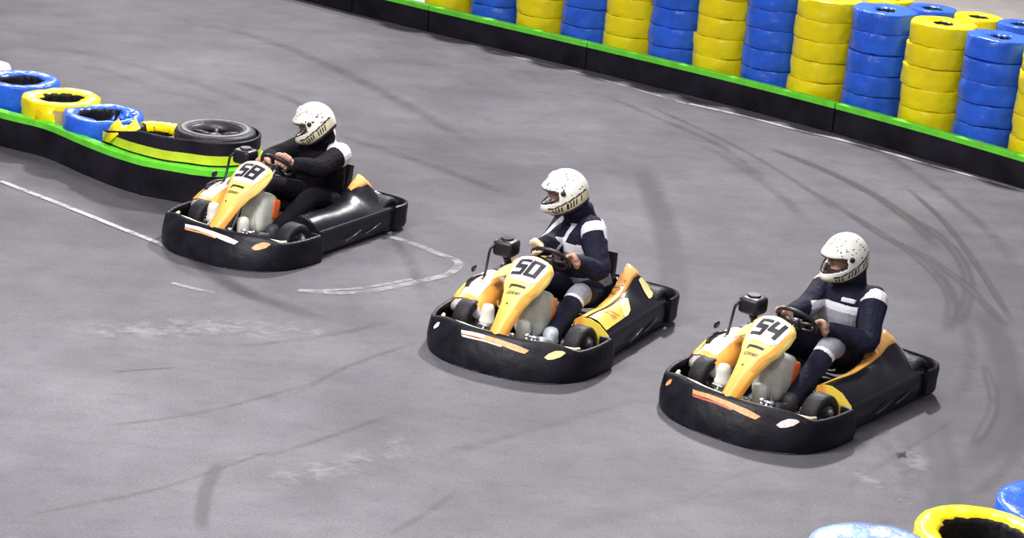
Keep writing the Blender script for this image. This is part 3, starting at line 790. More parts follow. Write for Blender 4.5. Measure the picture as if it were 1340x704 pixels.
    kmesh('bar', bar, 'cream_bar')('bumper_bar', kt)
    # --- wheels
    for (wx, wy, r, w, nm) in ((.535, .445, .145, .135, 'front_wheel'), (.535, -.445, .145, .135, 'front_wheel'), (-.64, .49, .145, .20, 'rear_wheel'), (-.64, -.49, .145, .20, 'rear_wheel')):
        if nm not in ORIG:
            ta, ri, hu = wheel_parts(r, w); t_ = ta.build(nm, 'rubber', kt, auto=60); ri.build('wheel_rim', 'chrome', t_, auto=40); hu.build('wheel_hub', 'dark_metal', t_, auto=40); ORIG[nm] = t_
        else: t_ = copy_tree(ORIG[nm], kt)
        t_.location = (wx, wy, r + .001); t_.rotation_euler = (0, 0, (pi if wy < 0 else 0) + (radians(-7) if wx > 0 else 0))
    # --- nose fairing and number
    fa = kmesh('fair', fairing_mesh, 'fairing_print', auto=60)('nose_fairing', kt)
    plate = fair_poly([[(-.105, .055), (.105, .055), (.135, .115), (-.135, .115)], [(-.135, .115), (.135, .115), (.110, .235), (-.110, .235)], [(-.110, .235), (.110, .235), (.075, .262), (-.075, .262)]], .004)
    pl = plate.build('number_plate', 'plate_white', fa, label='white number plate')
    w, h, g = .066, .108, .034
    d = fair_poly(number_quads(num, -.096, .098, w, h, g, .030), .0065, sub=3); dg_ = d.build('plate_number', 'black_ink', pl, smooth=False, label='black number ' + num)
    # bar mark, small lettering, round mark, swoosh
    mb = fair_poly([[(-.062, .290), (.055, .290), (.048, .306), (-.050, .306)], [(-.062, .290), (-.050, .306), (-.057, .328), (-.066, .318)]], .005)
    text_mb('SODIKART', .03, lambda a_, b_: tuple(fair((.372 - b_ * 1.0) / FL, -.066 + a_ * .72, .005)), mb)
    mb.build('fairing_mark', 'black_ink', fa, smooth=False)
    mb = MB(); g_ = [fair((.445 + .009 * sin(2 * pi * k / 12)) / FL, -.018 + .008 * cos(2 * pi * k / 12), .005) for k in range(12)]; mb.add(g_, [tuple(range(12))]); mb.build('fairing_mark', 'black_ink', fa, smooth=False)
    mb = fair_poly([[(.150, .10), (.160, .115), (.128, .29), (.095, .29)], [(.095, .29), (.128, .29), (.085, .38), (.055, .38)], [(.055, .38), (.085, .38), (.064, .47), (.045, .47)]], .003)
    mb.build('fairing_stripe', 'orange', fa, label='orange side stripe')
    mb = fair_poly([[(-.155, .07), (-.120, .05), (-.145, .115), (-.158, .14)], ], .003); mb.build('fairing_stripe', 'orange', fa, label='orange upper stripe')
    # struts that hold the fairing
    def strut(s):
        mb = MB()
        if s: mb.tube(catmull([(.40, s * .05, .62), (.50, s * .06, .50), (.55, s * .08, .30), (.62, s * .12, .08)], 4), .010, 8)
        else: mb.tube([(.98, 0, .10), (.985, 0, .24)], .012, 8)
        return mb
    for s in (1, -1, 0): kmesh('strut%d' % s, lambda: strut(s), 'chrome')('fairing_strut', kt)
    # --- the two shells on the engine side
    def arm():
        mb = MB(); st = [(-.10, .50, .605, .11), (-.17, .47, .57, .12), (-.25, .41, .525, .14), (-.33, .33, .47, .16), (-.39, .25, .425, .18)]; rings = []
        for yy, xx, zz, dd in catmull4(st, 4):
            rings.append([(xx + dd * (.5 - k / 8), yy, zz + .02 * sin(pi * k / 8) + (k - 4) * .007) for k in range(9)] + [(xx + dd * (.5 - k / 8), yy, zz - .012 + (k - 4) * .007) for k in range(8, -1, -1)])
        mb.loft(rings); return mb
    def catmull4(st, k):
        A = catmull([Vector(s[:3]) for s in st], k); B = catmull([Vector((s[3], 0, 0)) for s in st], k)
        return [(a.x, a.y, a.z, b.x) for a, b in zip(A, B)]
    kmesh('arm', arm, 'pale_yellow')('engine_cover_arm', kt)['label'] = 'pale yellow shell reaching from the nose to the engine side'
    def cover():
        mb = MB(); rings = []
        for i in range(13):
            t = i / 12; x_ = lerp(.53, .08, t); z_ = .285 + .10 * sin(min(1, t * 1.25) * pi / 2); hw = .145 + .02 * sin(pi * t)
            rings.append([(x_ + .03 * cos(pi * k / 12), -.48 + hw * cos(pi * k / 12), .16 + (z_ - .16) * max(0, sin(pi * k / 12)) ** .55) for k in range(13)])
        mb.loft(rings, True); return mb
    cv = kmesh('cover', cover, 'sticker_white')('engine_cover', kt); cv['label'] = 'white and orange engine side cover'
    text_mb('X', .07, lambda a_, b_: (.36 - b_, -.50 + a_, .392 + .0 * a_)).build('cover_mark', 'tan_print', cv, smooth=False)
    def cov_patch(k0, k1, t0, t1, off=.006):
        mb = MB(); rings = []
        for i in range(9):
            t = lerp(t0, t1, i / 8); x_ = lerp(.53, .08, t); z_ = .285 + .10 * sin(min(1, t * 1.25) * pi / 2) + off; hw = .145 + .02 * sin(pi * t) + off
            rings.append([(x_ + .03 * cos(pi * k / 12) + off, -.48 + hw * cos(pi * k / 12), .16 + (z_ - .16) * max(0, sin(pi * k / 12)) ** .55) for k in [lerp(k0, k1, j / 5) for j in range(6)]])
        mb.loft(rings, False, False); return mb
    cov_patch(.6, 4.2, .06, .8).build('cover_decal', 'orange', cv, label='orange decal'); cov_patch(8.2, 11.5, .06, .9).build('cover_decal', 'yellow', cv, label='yellow decal'); cov_patch(.8, 11.2, -.01, .10, .007).build('cover_decal', 'orange', cv, label='orange front decal')
    # --- engine
    def engine():
        mb = MB(); mb.blob((-.10, -.44, .22), (.26, .20, .28), 5); mb.blob((-.10, -.44, .36), (.16, .15, .10), 4)
        for k in range(6): mb.box((-.10, -.44, .28 + k * .018), (.24, .19, .006))
        mb.cyl((-.10, -.36, .18), (-.10, -.30, .18), .05); return mb
    en = kmesh('engine', engine, 'dark_metal', auto=40)('engine', kt)
    ab = MB(); ab.blob((.06, -.42, .575), (.17, .17, .125), 5, 28, 14); ab.lathe([(.0, .012), (.045, .012), (.05, .0), (.05, -.01), (0, -.01)], (.06, -.42, .638), n=20, closed=False)
    ab.build('air_box', 'black_part', en, auto=50, label='black air box')
    ho = MB(); ho.tube(catmull([(-.04, -.42, .36), (.0, -.42, .43), (.05, -.42, .50)], 5), .028, 12)
    ho.tube(catmull([(.12, -.47, .62), (.16, -.50, .57), (.17, -.51, .50), (.22, -.50, .40), (.30, -.48, .36)], 5), .010, 8)
    ho.tube(catmull([(.10, -.40, .30), (.22, -.52, .37), (.34, -.56, .36), (.40, -.55, .33)], 5), .016, 8); ho.blob((.27, -.57, .43), (.07, .02, .05), 3)
    ho.build('engine_hose', 'black_part', en)
    # --- tank, pedals, small fittings
    def tank():
        mb = MB(); mb.blob((.45, .03, .27), (.24, .235, .34), 4, 28, 16, Matrix.Rotation(radians(-14), 3, 'Y')); mb.blob((.50, .03, .40), (.12, .16, .16), 3); return mb
    tk = kmesh('tank', tank, 'tank_plastic')('fuel_tank', kt); tk['label'] = 'translucent white fuel tank'
    mb = MB(); mb.blob((.375, .125, .30), (.10, .055, .17), 5, 20, 10, Matrix.Rotation(radians(-14), 3, 'Y')); mb.build('tank_label', 'red_orange' if num != '50' else 'sticker_orange', tk, label='orange label')
    mb = MB(); mb.cyl((.47, .0, .44), (.48, .0, .475), .028); mb.build('tank_cap', 'black_part', tk)
    mb = MB(); mb.lathe([(0, .0), (.03, .0), (.035, .05), (.05, .08), (.052, .16), (.045, .20), (.02, .215), (0, .217)], (.70, .07, .08), n=24, closed=False); mb.build('fluid_bottle', 'white_plastic', kt, label='small cream bottle')
    mb = MB(); mb.lathe([(0, .0), (.035, .0), (.048, .03), (.052, .10), (.058, .11), (.058, .125), (.050, .135), (.048, .20), (.036, .235), (.0, .245)], (.74, -.20, .12), n=24, closed=False); mb.build('brake_bottle', 'white_plastic', kt, label='ribbed cream bottle')
    def pedal(s):
        mb = MB(); mb.tube(catmull([(.86, s * .20, .06), (.84, s * .20, .14), (.80, s * .19, .22)], 4), .009, 8); mb.cyl((.80, s * .15, .22), (.80, s * .24, .22), .011); mb.cyl((.86, s * .14, .06), (.86, s * .25, .06), .009); return mb
    for s in (1, -1): kmesh('pedal%d' % s, lambda: pedal(s), 'chrome')('pedal', kt)
    def rods():
        mb = MB(); mb.cyl((.60, -.35, .12), (.66, .0, .13), .008, n=8); mb.cyl((.60, .35, .12), (.66, 0, .13), .008, n=8)
        mb.cyl((.525, -.36, .13), (.525, -.30, .13), .02); mb.cyl((.525, .36, .13), (.525, .30, .13), .02)
        for (a_, b_, c_) in ((.80, .02, .16), (.84, .10, .14), (.78, -.06, .15), (.90, .04, .13), (.88, -.12, .14), (.72, .18, .17), (.80, .15, .20), (.86, .06, .20), (.78, -.10, .20)):
            mb.cyl((a_, b_, c_ - .04), (a_, b_, c_ + .02), .015, n=10); mb.blob((a_, b_, c_ + .025), (.04, .04, .025), 2.5, 10, 6)
        mb.cyl((.84, -.14, .15), (.84, .20, .15), .007, n=8); return mb
    kmesh('rods', rods, 'chrome')('steering_linkage', kt)
    # --- steering wheel and column
    sw = MB(); cc = Vector((.18, 0, .605)); ax1 = Vector((.10, 0, .105)).normalized(); ax2 = Vector((0, 1, 0)); nn = ax1.cross(ax2)
    def swheel():
        mb = MB(); mb.tube([cc + (ax1 * cos(q) * .92 + ax2 * sin(q)) * .145 for q in (2 * pi * k / 40 for k in range(40))], .0145, 10, True)
        return mb
    sw = kmesh('sw', swheel, 'black_part')('steering_wheel', kt)
    def spokes():
        mb = MB(); hubc = cc + nn * (.02 if nn.x > 0 else -.02)
        for q in (radians(90), radians(-90), radians(180)): mb.tube([hubc, cc + (ax1 * cos(q) * .92 + ax2 * sin(q)) * .142], [.014, .009], 8)
        mb.blob(hubc, (.06, .07, .06), 3); return mb
    kmesh('spokes', spokes, 'dark_metal')('wheel_spoke', sw)
    cl = MB(); cl.cyl(cc, (.66, 0, .13), .013); cl.build('steering_column', 'dark_metal', kt)
    # --- seat
    kmesh('seat', seat_mb, 'black_part', auto=50)('seat', kt)
    def stay():
        mb = MB(); 
        for s in (1, -1): mb.tube([(-.62, s * .20, .30), (-.66, s * .24, .20), (-.70, s * .26, .10)], .010, 8)
        mb.blob((-.70, .37, .27), (.05, .06, .05), 4); mb.cyl((-.70, .33, .27), (-.70, .44, .27), .014); mb.cyl((-.62, .35, .34), (-.72, .38, .26), .012); return mb
    kmesh('stay', stay, 'chrome')('seat_stay', kt)
    # exhaust behind the engine
    def exh():
        mb = MB(); mb.tube(catmull([(-.22, -.44, .22), (-.36, -.44, .26), (-.48, -.42, .30), (-.62, -.36, .34)], 5), [.02] * 11 + [.045] * 5, 12); mb.cyl((-.60, -.36, .34), (-.76, -.10, .34), .045); return mb
    kmesh('exh', exh, 'dark_metal')('exhaust', kt)
    return kt

KP = {'54': (2.0807844, 13.5422266, 4.0784039), '50': (.3517841, 14.4572231, 4.2715070), '58': (-1.8800854, 16.3166389, 4.2031454)}
k54 = make_kart('54', *KP['54'], 'thin', 'orange and black racing kart number 54, nearest of the three at right')
k50 = make_kart('50', *KP['50'], 'full', 'orange and black racing kart number 50 in the middle, orange decals along its pod')
k58 = make_kart('58', *KP['58'], 'rear', 'orange and black racing kart number 58 at left beside the island, plain black pod')

# ------------------------------------------------------------------ drivers
def capsule(mb, a, b, ra, rb, n=14, sq=(1, 1)):
    a = Vector(a); b = Vector(b); d = (b - a); L = d.length; t = d / L
    pts = []; rr = []
    for k in range(5): q = pi / 2 * k / 4; pts.append(a - t * ra * cos(q)); rr.append(max(.002, ra * sin(q)))
    for k in range(1, 4): pts.append(a.lerp(b, k / 4)); rr.append(lerp(ra, rb, k / 4))
    for k in range(5): q = pi / 2 * k / 4; pts.append(b + t * rb * sin(q)); rr.append(max(.002, rb * cos(q)))
    mb.tube(pts, rr, n)
def limb(mb, pts, rr, k=4, n=14):
    P = catmull(pts, k); R = [v.x for v in catmull([Vector((r, 0, 0)) for r in rr], k)]
    d0 = (P[0] - P[1]).normalized() * R[0] * .6; d1 = (P[-1] - P[-2]).normalized() * R[-1] * .6
    mb.tube([P[0] + d0] + P + [P[-1] + d1], [R[0] * .5] + R + [R[-1] * .5], n)
def torso(mb, st):
    """st = [(centre, lateral axis, fwd axis, half width, half depth)]"""
    rings = []
    for c, la, fa, hw, hd in st:
        rings.append([c + la * hw * (abs(cos(q)) ** .85) * (1 if cos(q) >= 0 else -1) + fa * hd * sin(q) for q in (2 * pi * k / 24 for k in range(24))])
    mb.loft(rings)
def remesh(mb, name, mats, voxel, smooth=4):
    me = mb.mesh(name + '_raw', 'lining'); o = bpy.data.objects.new(name, me); C.objects.link(o)
    r = o.modifiers.new('r', 'REMESH'); r.mode = 'VOXEL'; r.voxel_size = voxel; r.use_smooth_shade = True
    s = o.modifiers.new('s', 'SMOOTH'); s.factor = .5; s.iterations = smooth
    dg = bpy.context.evaluated_depsgraph_get(); dg.update()
    m2 = bpy.data.meshes.new_from_object(o.evaluated_get(dg)); C.objects.unlink(o); bpy.data.objects.remove(o); bpy.data.meshes.remove(me)
    m2.name = name; m2.materials.clear()
    for m in mats: m2.materials.append(MAT[m])
    return m2
def paint(me, fn):
    for p in me.polygons: p.material_index = fn(p.center, p.normal)
def seg_t(p, a, b):
    d = b - a; t = (p - a).dot(d) / d.dot(d); q = a + d * max(0, min(1, t)); return t, (p - q).length

def hand(mb, grip, tangent, palm_dir, side, rad=.0145, s=1.38):
    """fingers closed round a rim at grip; tangent = rim direction, palm_dir = from the rim towards the back of the hand"""
    tg = Vector(tangent).normalized(); pd = Vector(palm_dir).normalized(); pd = (pd - tg * pd.dot(tg)).normalized(); ot = tg.cross(pd)
    g = Vector(grip); R = rad + .012
    # palm
    for k in (-1, 0, 1): capsule(mb, g + pd * .028 * s + tg * k * .022 * s, g + pd * .024 * s + ot * .04 * s * side + tg * k * .018 * s, .017 * s, .018 * s, 10)
    for i, (off, ln) in enumerate(((-.034, .92), (-.0115, 1.06), (.0115, 1.0), (.033, .8))):
        P = []
        for k in range(6):
            q = radians(15 + 200 * ln * k / 5) * side * -1
            v = pd * cos(q) + ot * -sin(q) * -1
            P.append(g + tg * off * s + v * (R + .004 * (k == 0)))
        mb.tube([P[0] + pd * .006] + P, [.0105 * s] * 3 + [.010 * s] * 2 + [.0085 * s, .006 * s], 9)
    # thumb from the side of the palm
    b0 = g + pd * .022 * s + ot * .028 * s * side + tg * -.040 * s
    limb(mb, [b0, b0 + tg * -.012 * s - ot * .025 * s * side, g + pd * .016 * s - ot * .020 * s * side - tg * .030 * s], [.0145 * s, .0125 * s, .009 * s], 3, 9)

def helmet(parent, c, yaw, pitch, variant, roll=0):
    R = Matrix.Rotation(yaw, 3, 'Z') @ Matrix.Rotation(pitch, 3, 'Y') @ Matrix.Rotation(roll, 3, 'X')
    c = Vector(c)
    NU, NV = 96, 64
    def surf(az, el, off=0.):
        # az from the front, el from the equator
        ca, sa, ce, se = cos(az), sin(az), cos(el), sin(el)
        a = .165 if ca > 0 else .178; b = .142; h = .176 if se > 0 else .185
        x, y, z = a * ca * ce, b * sa * ce, h * se
        front = max(0, ca) ** 1.5
        chin = math.exp(-((el + .70) / .38) ** 2) * front
        x += .062 * chin; z -= .012 * chin
        brow = math.exp(-((el - .36) / .16) ** 2) * max(0, ca) ** 2
        x += .020 * brow
        # low line over the ear
        if el < 0: y *= 1 + .05 * sin(-el) ; x -= (.015 if ca < 0 else 0) * sin(-el)
        v = Vector((x, y, z)); 
        return v + v.normalized() * off
    mats = ['helmet_white', 'helmet_cream', 'black_ink', 'lining']
    mb = MB(); vs = []; fs = []; mi = []
    el0 = radians(-62)
    for j in range(NV + 1):
        el = lerp(el0, radians(89.5), j / NV)
        for i in range(NU): vs.append(surf(2 * pi * i / NU, el))
    def inport(az, el):
        a = abs((az + pi) % (2 * pi) - pi)
        if a > radians(72): return False
        top = radians(15) - .05 * (a / 1.2) ** 2; bot = radians(-23) + .14 * (a / 1.2) ** 2
        return bot < el < top
    def lim(az):                  # open neck, higher at the back
        return lerp(radians(-14), radians(-58), max(0, min(1, (cos(az) + .95) / 1.5)))
    def below(az, el): return el < lim(az)
    rs = random.Random(variant)
    marks = [(side * lerp(.55, 2.4, rs.random()), lerp(-.05, 1.1, rs.random()), rs.uniform(.02, .06), rs.uniform(.02, .05)) for side in (1, -1) for _ in range(34)]
    for j in range(NV):
        for i in range(NU):
            az = 2 * pi * (i + .5) / NU; el = lerp(el0, radians(89.5), (j + .5) / NV)
            if inport(az, el) or below(az, el): continue
            A = (az + pi) % (2 * pi) - pi; a = abs(A); k = 0
            band_c = lim(az) + .24; hw = .21
            if el - band_c < hw and a < 2.75: k = 1
            if abs(el - band_c - hw - .03) < .035 and .75 < a < 2.6: k = 2
            if k == 1 and .8 < a < 2.3 and abs(el - band_c - .03) < .13:
                # blocky lettering along the band
                ph = (a - .8) / .13; 
                if ph % 1 < .5 and (int(ph) * 7 + variant) % 5 != 0: k = 2 if abs(el - band_c) > .0 or int(ph) % 2 else 1
            if k == 0:
                for (ma, me_, mw, mh) in marks:
                    if abs(A - ma) < mw and abs(el - me_) < mh * .7: k = 2
            if abs(el - radians(-52)) < .0: k = 2
            # port trim
            fs.append((j * NU + i, j * NU + (i + 1) % NU, (j + 1) * NU + (i + 1) % NU, (j + 1) * NU + i)); mi.append(k)
    mb.add(vs, fs, mi); mb.v = [tuple(c + R @ Vector(v)) for v in mb.v]
    o = mb.build('helmet', mats, parent, label='white full-face helmet with cream lettered side band')
    s = o.modifiers.new('s', 'SOLIDIFY'); s.thickness = .018; s.offset = -1; s.material_offset_rim = 0
    # trim parts
    tr = MB()
    P = []
    for k in range(40):
        q = 2 * pi * k / 40; a = radians(71) * cos(q); t = (a / 1.2) ** 2
        el = lerp(radians(-23) + .14 * t, radians(15) - .05 * t, .5 + .5 * sin(q)); P.append(c + R @ surf(a, el, -.004))
    tr.tube(P, .0065, 6, True); tr.build('visor_trim', 'lining', o, label='dark rubber trim round the eye port')
    for sd in (1, -1):
        pv = MB(); p0 = surf(sd * radians(82), radians(8), 0); n0 = p0.normalized(); pv.cyl(c + R @ (p0 - n0 * .01), c + R @ (p0 + n0 * .012), .021, .017, 16)
        pv.build('visor_pivot', 'black_ink', o, label='black round visor pivot')
    nk = MB(); rg = []
    for k in range(40):
        az = 2 * pi * k / 40; el = lim(az) + .02
        rg.append([c + R @ surf(az, el, .0), c + R @ (surf(az, el, .002) * .96 + Vector((0, 0, -.03 if cos(az) < .3 else -.012))), c + R @ (surf(az, el, 0) * .80 + Vector((0, 0, -.03))), c + R @ (surf(az, el, 0) * .85)])
    nk.loft(rg, True, False, True); nk.build('neck_roll', 'lining', o, label='black padded lower rim')
    vt = MB()
    for (a_, e_) in ((.0, .95),):
        p0 = surf(a_, e_, .001); vt.blob(c + R @ p0, (.07, .04, .016), 2.5, 12, 6, R @ Matrix.Rotation(radians(38), 3, 'Y'))
    vt.build('helmet_vent', 'helmet_white', o)
    return R

def driver(kt_loc, ang, J, name_label, suit, helm_yaw, helm_pitch, variant):
    pr = root('person', name_label, 'person', (kt_loc[0], kt_loc[1], 0), ang, 'kart drivers')
    V = {k: Vector(v) for k, v in J.items()}
    hip, nk, SL, SR = V['hip'], V['neck'], V['SL'], V['SR']
    upv = (nk - hip).normalized(); lat = (SL - SR); lat = (lat - upv * lat.dot(upv)).normalized(); fwd = lat.cross(upv) ; 
    if fwd.x < 0: fwd = -fwd
    H = V['helm']; Ry = Matrix.Rotation(helm_yaw, 3, 'Z') @ Matrix.Rotation(helm_pitch, 3, 'Y')
    # ---- body: one continuous surface
    b = MB()
    Lt = (nk - hip).length; hl = Vector((0, 1, 0))
    def tst(grow, hi=1.0):
        st = []
        for h, hw, hd, off in ((-.12, .13, .09, .0), (-.02, .165, .115, .0), (.15, .160, .115, .0), (.35, .150, .11, .01), (.55, .165, .125, .015), (.72, .185, .125, .01), (.85, .185, .11, .0), (.95, .12, .085, -.005), (1.04, .065, .065, 0)):
            la = hl.lerp(lat, max(0, min(1, h))).normalized(); st.append((hip + upv * Lt * h + fwd * off, la, fwd, hw + grow, hd + grow))
        return st
    torso(b, tst(-.02))
    capsule(b, nk - upv * .02, H + Ry @ Vector((-.02, 0, -.09)), .062, .06)
    hd_ = H + Ry @ Vector((.0, 0, .0))
    b.blob(hd_ + Ry @ Vector((-.01, 0, .01)), (.22, .18, .26), 2.2, 24, 16, Ry)
    b.blob(hd_ + Ry @ Vector((.05, 0, -.075)), (.11, .12, .11), 2.3, 16, 10, Ry)          # jaw
    b.blob(hd_ + Ry @ Vector((.118, 0, -.012)), (.04, .032, .06), 2.2, 12, 8, Ry)           # nose
    b.blob(hd_ + Ry @ Vector((.095, 0, .035)), (.03, .13, .025), 2.2, 12, 8, Ry)            # brow
    b.blob(hd_ + Ry @ Vector((.100, 0, -.068)), (.025, .055, .022), 2.2, 12, 8, Ry)         # lips
    for s in (1, -1): b.blob(hd_ + Ry @ Vector((-.01, s * .09, -.01)), (.045, .03, .065), 2.2, 12, 8, Ry)  # ears
    cc = Vector((.18, 0, .605)); ax1 = Vector((.10, 0, .105)).normalized(); nn = Vector((-.7, 0, .7))
    for s, S, E_, Hh in ((1, SL, V['EL'], V['HL']), (-1, SR, V['ER'], V['HR'])):
        d = (Hh - E_).normalized(); wrist = Hh - d * .055 + nn * .012
        limb(b, [S - lat * s * .03, S.lerp(E_, .5), E_, E_.lerp(wrist, .5), wrist], [.055, .048, .040, .038, .032])
        rel = Hh - cc; tg = nn.cross(rel).normalized()
        hand(b, Hh, tg, (nn * .6 - d * .8), 1 if s > 0 else 1)
        capsule(b, wrist, Hh + (nn * .6 - d * .8).normalized() * .035, .031, .030, 10)
    for s, K_, A_ in ((1, V['KL'], V['AL']), (-1, V['KR'], V['AR'])):
        hp = hip + Vector((.02, s * .09, .0))
        limb(b, [hp, hp.lerp(K_, .5), K_, K_.lerp(A_, .35), A_], [.085, .075, .055, .052, .036])
        capsule(b, A_, A_ + Vector((.10, 0, -.02)), .030, .026)
    body = remesh(b, 'body', ['skin' if suit != 'dark' else 'skin', 'skin_tan', 'glove_cream'], .0085, 3)
    tone = 1 if variant == 54 else 0
    def bodyfn(c_, n_):
        if suit == 'v' and (c_ - V['HR']).length < .10: return 2
        return tone
    paint(body, bodyfn); child('body', body, pr)
    ey = MB()
    for s in (1, -1): ey.blob(hd_ + Ry @ Vector((.099, s * .033, .008)), (.02, .03, .016), 2, 12, 8, Ry)
    ey.build('eye', 'eye_white', pr)
    ey = MB()
    for s in (1, -1): ey.blob(hd_ + Ry @ Vector((.108, s * .033, .008)), (.008, .013, .013), 2, 10, 8, Ry)
    ey.build('iris', 'black_ink', pr)
    bl = MB(); Q = []
    for k in range(13):   # balaclava round the face
        a = radians(-80 + 160 * k / 12); Q.append([hd_ + Ry @ Vector((.128 * cos(a) * f, .108 * sin(a) * f, z_)) for f, z_ in ((.90, -.06), (1.0, -.075), (1.0, -.11), (.8, -.14))])
    bl.loft(Q, False, False); o = bl.build('balaclava', 'lining', pr); o.modifiers.new('s', 'SOLIDIFY').thickness = .006
    # ---- jacket
    j = MB(); torso(j, tst(.038))
    j2 = [(hip + upv * Lt * h, lat, fwd, r, r * .9) for h, r in ((.88, .14), (1.0, .118), (1.12, .104), (1.17, .09))]; torso(j, j2)
    limb(j, [nk - upv * .02, nk.lerp(H + Ry @ Vector((-.05, 0, -.11)), .6), H + Ry @ Vector((-.055, 0, -.10))], [.12, .110, .104])
    sl = []
    for s, S, E_, Hh in ((1, SL, V['EL'], V['HL']), (-1, SR, V['ER'], V['HR'])):
        d = (Hh - E_).normalized(); wrist = Hh - d * {'band': .095, 'v': .065, 'dark': .11}[suit] + nn * .006
        sl.append((s, S, E_, wrist))
        limb(j, [S - lat * s * .05 - upv * .01, S, S.lerp(E_, .5), E_, E_.lerp(wrist, .5), wrist], [.102, .100, .088, .084, .072, .056])
    jm = remesh(j, 'jacket', {'band': ['navy', 'cloth_white', 'cloth_grey'], 'v': ['navy', 'cloth_white', 'cloth_grey'], 'dark': ['black_cloth', 'cloth_white', 'cloth_grey']}[suit], .0062, 9)
    def jf(p, n):
        h = (p - hip).dot(upv) / Lt; l = (p - hip).dot(lat); f = (p - hip - upv * (p - hip).dot(upv)).dot(fwd)
        for s, S, E_, Wr in sl:
            t, dd = seg_t(p, S, E_); t2, d2 = seg_t(p, E_, Wr); out = l * s
            if out > .155 and -.25 < t < 1.0 and dd < .10:
                if suit == 'dark': return 1 if (t < .30 and f < .06) or (t < .6 and f < -.03) else 0
                if -.12 < t < .13 + (.18 if f < -.02 else 0): return 1
                if t < .85 and f < -.055: return 1
                return 0
            if d2 < .075 and 0 < t2 and (out > .12 or f > .15): return 0
        if suit == 'dark':
            if (f < .07 and .76 < h < 1.08 and abs(l) > .07) or (f < 0 and h > .80): return 1
            return 0
        if f > .03 and abs(l) < .165:
            if suit == 'band':
                if .66 < h < .76: return 1
                if .40 < h <= .66: return 2
                if .80 < h < .85 and .05 < l < .14: return 1
            else:
                if .60 < h < .72 and abs(l) > .02: return 1
                if .40 < h <= .60 and abs(l) > .02: return 2
                if .72 < h < .98 and abs(abs(l) - .02 - (h - .72) * .25) < .018: return 1
        if suit == 'v' and .10 < h < .24: return 2
        if f < -.06 and h > .80 and abs(l) > .10: return 1
        return 0
    paint(jm, jf); jo = child('jacket', jm, pr, label={'band': 'navy racing jacket with white and grey chest bands', 'v': 'navy racing jacket with grey chest and waist panels', 'dark': 'black jacket with white shoulders'}[suit])
    # ---- trousers
    tmb = MB(); torso(tmb, [(hip + upv * Lt * h, hl, fwd, w, d) for h, w, d in ((-.2, .14, .10), (-.05, .185, .135), (.08, .188, .138), (.16, .175, .125))])
    legs = []
    for s, K_, A_ in ((1, V['KL'], V['AL']), (-1, V['KR'], V['AR'])):
        hp = hip + Vector((.02, s * .095, .0)); legs.append((hp, K_, A_))
        limb(tmb, [hp, hp.lerp(K_, .5), K_, K_.lerp(A_, .35), K_.lerp(A_, 1.0)], [.108, .100, .084, .078, .060])
    tm = remesh(tmb, 'trousers', ['black_cloth' if suit == 'dark' else 'navy', 'cloth_white', 'cloth_grey'], .007, 8)
    def tf(p, n):
        if suit == 'dark': return 0
        for hp, K_, A_ in legs:
            t, d1 = seg_t(p, hp, K_); u, d2 = seg_t(p, K_, A_)
            if d2 < .11 and abs(p.y - K_.y) < .13:
                if .74 < t <= .84 and u <= .12: return 1
                if t > .84 and u < .16: return 2
                if .16 <= u < .21: return 1 if n.z > -.2 else 0
        return 0
    paint(tm, tf); child('trousers', tm, pr, label=None)
    # ---- shoes
    for s, A_ in ((1, V['AL']), (-1, V['AR'])):
        sh = MB(); sh.blob(A_ + Vector((.0, 0, -.0)), (.13, .115, .15), 2.6, 18, 10); sh.blob(A_ + Vector((.10, 0, -.02)), (.24, .09, .085), 2.8, 20, 10, Matrix.Rotation(radians(-22), 3, 'Y'))
        sh.build('shoe', 'shoe_pale' if variant == 50 else 'shoe_dark', pr)
        so = MB(); 
    if suit == 'band':    # white chest label and round collar badge
        m = MB(); base = hip + upv * Lt * .845 + fwd * .128
        R3 = Matrix((lat, upv, fwd)).transposed()
        m.blob(hip + upv * Lt * .83 + lat * .095 + fwd * .150, (.10, .032, .02), 6, 20, 8, R3 @ Matrix.Rotation(radians(24), 3, 'Y')); m.build('jacket_label', 'plate_white', jo, label='white chest label')
        m = MB(); m.blob(nk + lat * .085 + upv * .035 + fwd * .03, (.035, .02, .035), 2.5, 16, 8); m.build('jacket_badge', 'plate_white', jo, label='white round collar badge')
    helmet(pr, H, helm_yaw, helm_pitch, variant)
    return pr

J54 = dict(hip=(-.47, 0, .20), neck=(-.51, .015, .74), helm=(-.40, 0, .945), SL=(-.48, .235, .665), EL=(-.22, .345, .45), HL=(.105, .125, .575), SR=(-.50, -.165, .665), ER=(-.22, -.15, .57), HR=(.14, -.12, .595),
           KL=(.02, .20, .43), AL=(.50, .20, .14), KR=(.04, -.20, .40), AR=(.54, -.18, .14))
driver(KP['54'][:2], KP['54'][2], J54, 'driver in navy jacket with white and grey chest bands, seated in kart 54', 'band', radians(-30), radians(10), 54)
J50 = dict(hip=(-.47, 0, .20), neck=(-.40, -.05, .79), helm=(-.25, -.125, .995), SL=(-.29, .115, .735), EL=(-.12, .26, .50), HL=(.12, .12, .60), SR=(-.51, -.19, .73), ER=(-.22, -.20, .58), HR=(.235, -.095, .665),
           KL=(.08, .20, .34), AL=(.50, .20, .14), KR=(.08, -.20, .36), AR=(.54, -.18, .14))
driver(KP['50'][:2], KP['50'][2], J50, 'driver in navy jacket with grey waist panel, seated in kart 50, head turned aside', 'v', radians(-62), radians(8), 50)
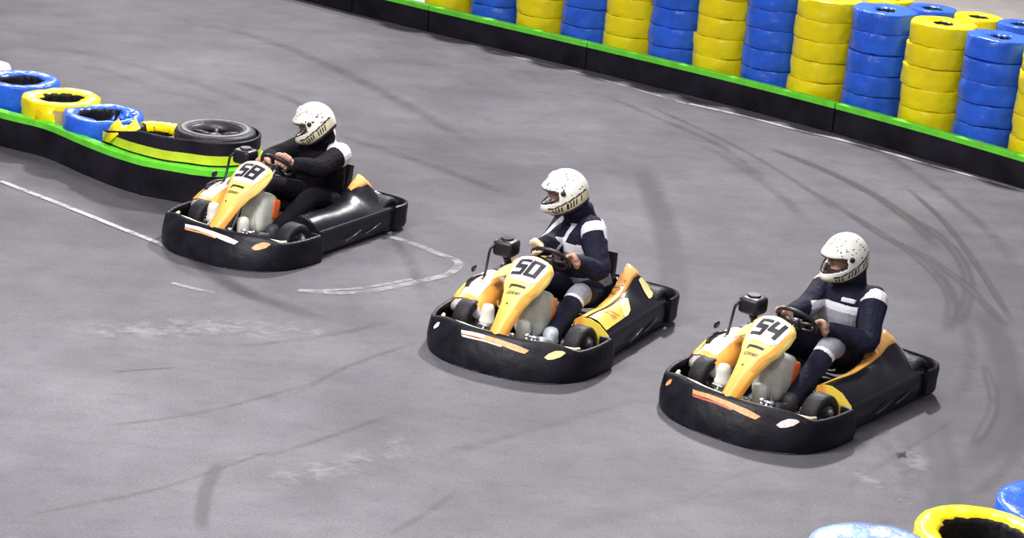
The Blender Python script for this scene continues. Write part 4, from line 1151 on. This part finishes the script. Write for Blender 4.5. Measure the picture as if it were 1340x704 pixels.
J58 = dict(hip=(-.52, 0, .19), neck=(-.42, .0, .69), helm=(-.30, 0, .88), SL=(-.42, .195, .62), EL=(-.07, .22, .58), HL=(.235, .085, .655), SR=(-.46, -.20, .62), ER=(-.14, -.30, .55), HR=(.16, -.145, .585),
           KL=(-.02, .20, .33), AL=(.48, .20, .14), KR=(.02, -.20, .36), AR=(.52, -.18, .14))
driver(KP['58'][:2], KP['58'][2], J58, 'driver in black jacket with white shoulders, leaning forward in kart 58', 'dark', radians(-60), radians(18), 58)

# ------------------------------------------------------------------ light
w = bpy.data.worlds.new('hall'); sc.world = w; w.use_nodes = True
bg = w.node_tree.nodes['Background']; bg.inputs[0].default_value = (.94, .90, 1.0, 1); bg.inputs[1].default_value = .30
def area(name, loc, target, size, power, col=(1, .98, .96), sy=None):
    l = bpy.data.lights.new(name, 'AREA'); l.energy = power; l.size = size; l.color = col
    if sy: l.shape = 'RECTANGLE'; l.size_y = sy
    o = bpy.data.objects.new(name, l); C.objects.link(o); o.location = loc
    o.rotation_euler = (Vector(target) - Vector(loc)).to_track_quat('-Z', 'Y').to_euler()
area('hall_or_fill_lamp', (3, 26, 12), (0, 15, 0), 1.0, 4000)
area('hall_or_fill_lamp', (-8, 40, 11), (-3, 11, 0), 3, 1500)  # unseen, added to lay a broad sheen on the lower-left floor
area('hall_or_fill_lamp', (-7, 24, 8), (-1, 15, 0), 2, 300)
area('hall_or_fill_lamp', (0, 12, 9), (0, 14, 0), 3, 300)
area('hall_or_fill_lamp', (-5, 9, 6.5), (-3, 12.5, 0), 2, 330)  # added fill out of view, lightens the floor at lower left
area('hall_or_fill_lamp', (-3.2, 11, 6), (-2.6, 10.8, 0), 1.8, 560)  # low unseen fill just above frame, added for the pale floor pool
area('hall_or_fill_lamp', (1, 4, 9), (2, 20, 0), 3, 380)
sc.view_settings.view_transform = 'Standard'; sc.view_settings.look = 'None'; sc.view_settings.exposure = 0; sc.view_settings.gamma = 1
sc.view_settings.use_curve_mapping = False
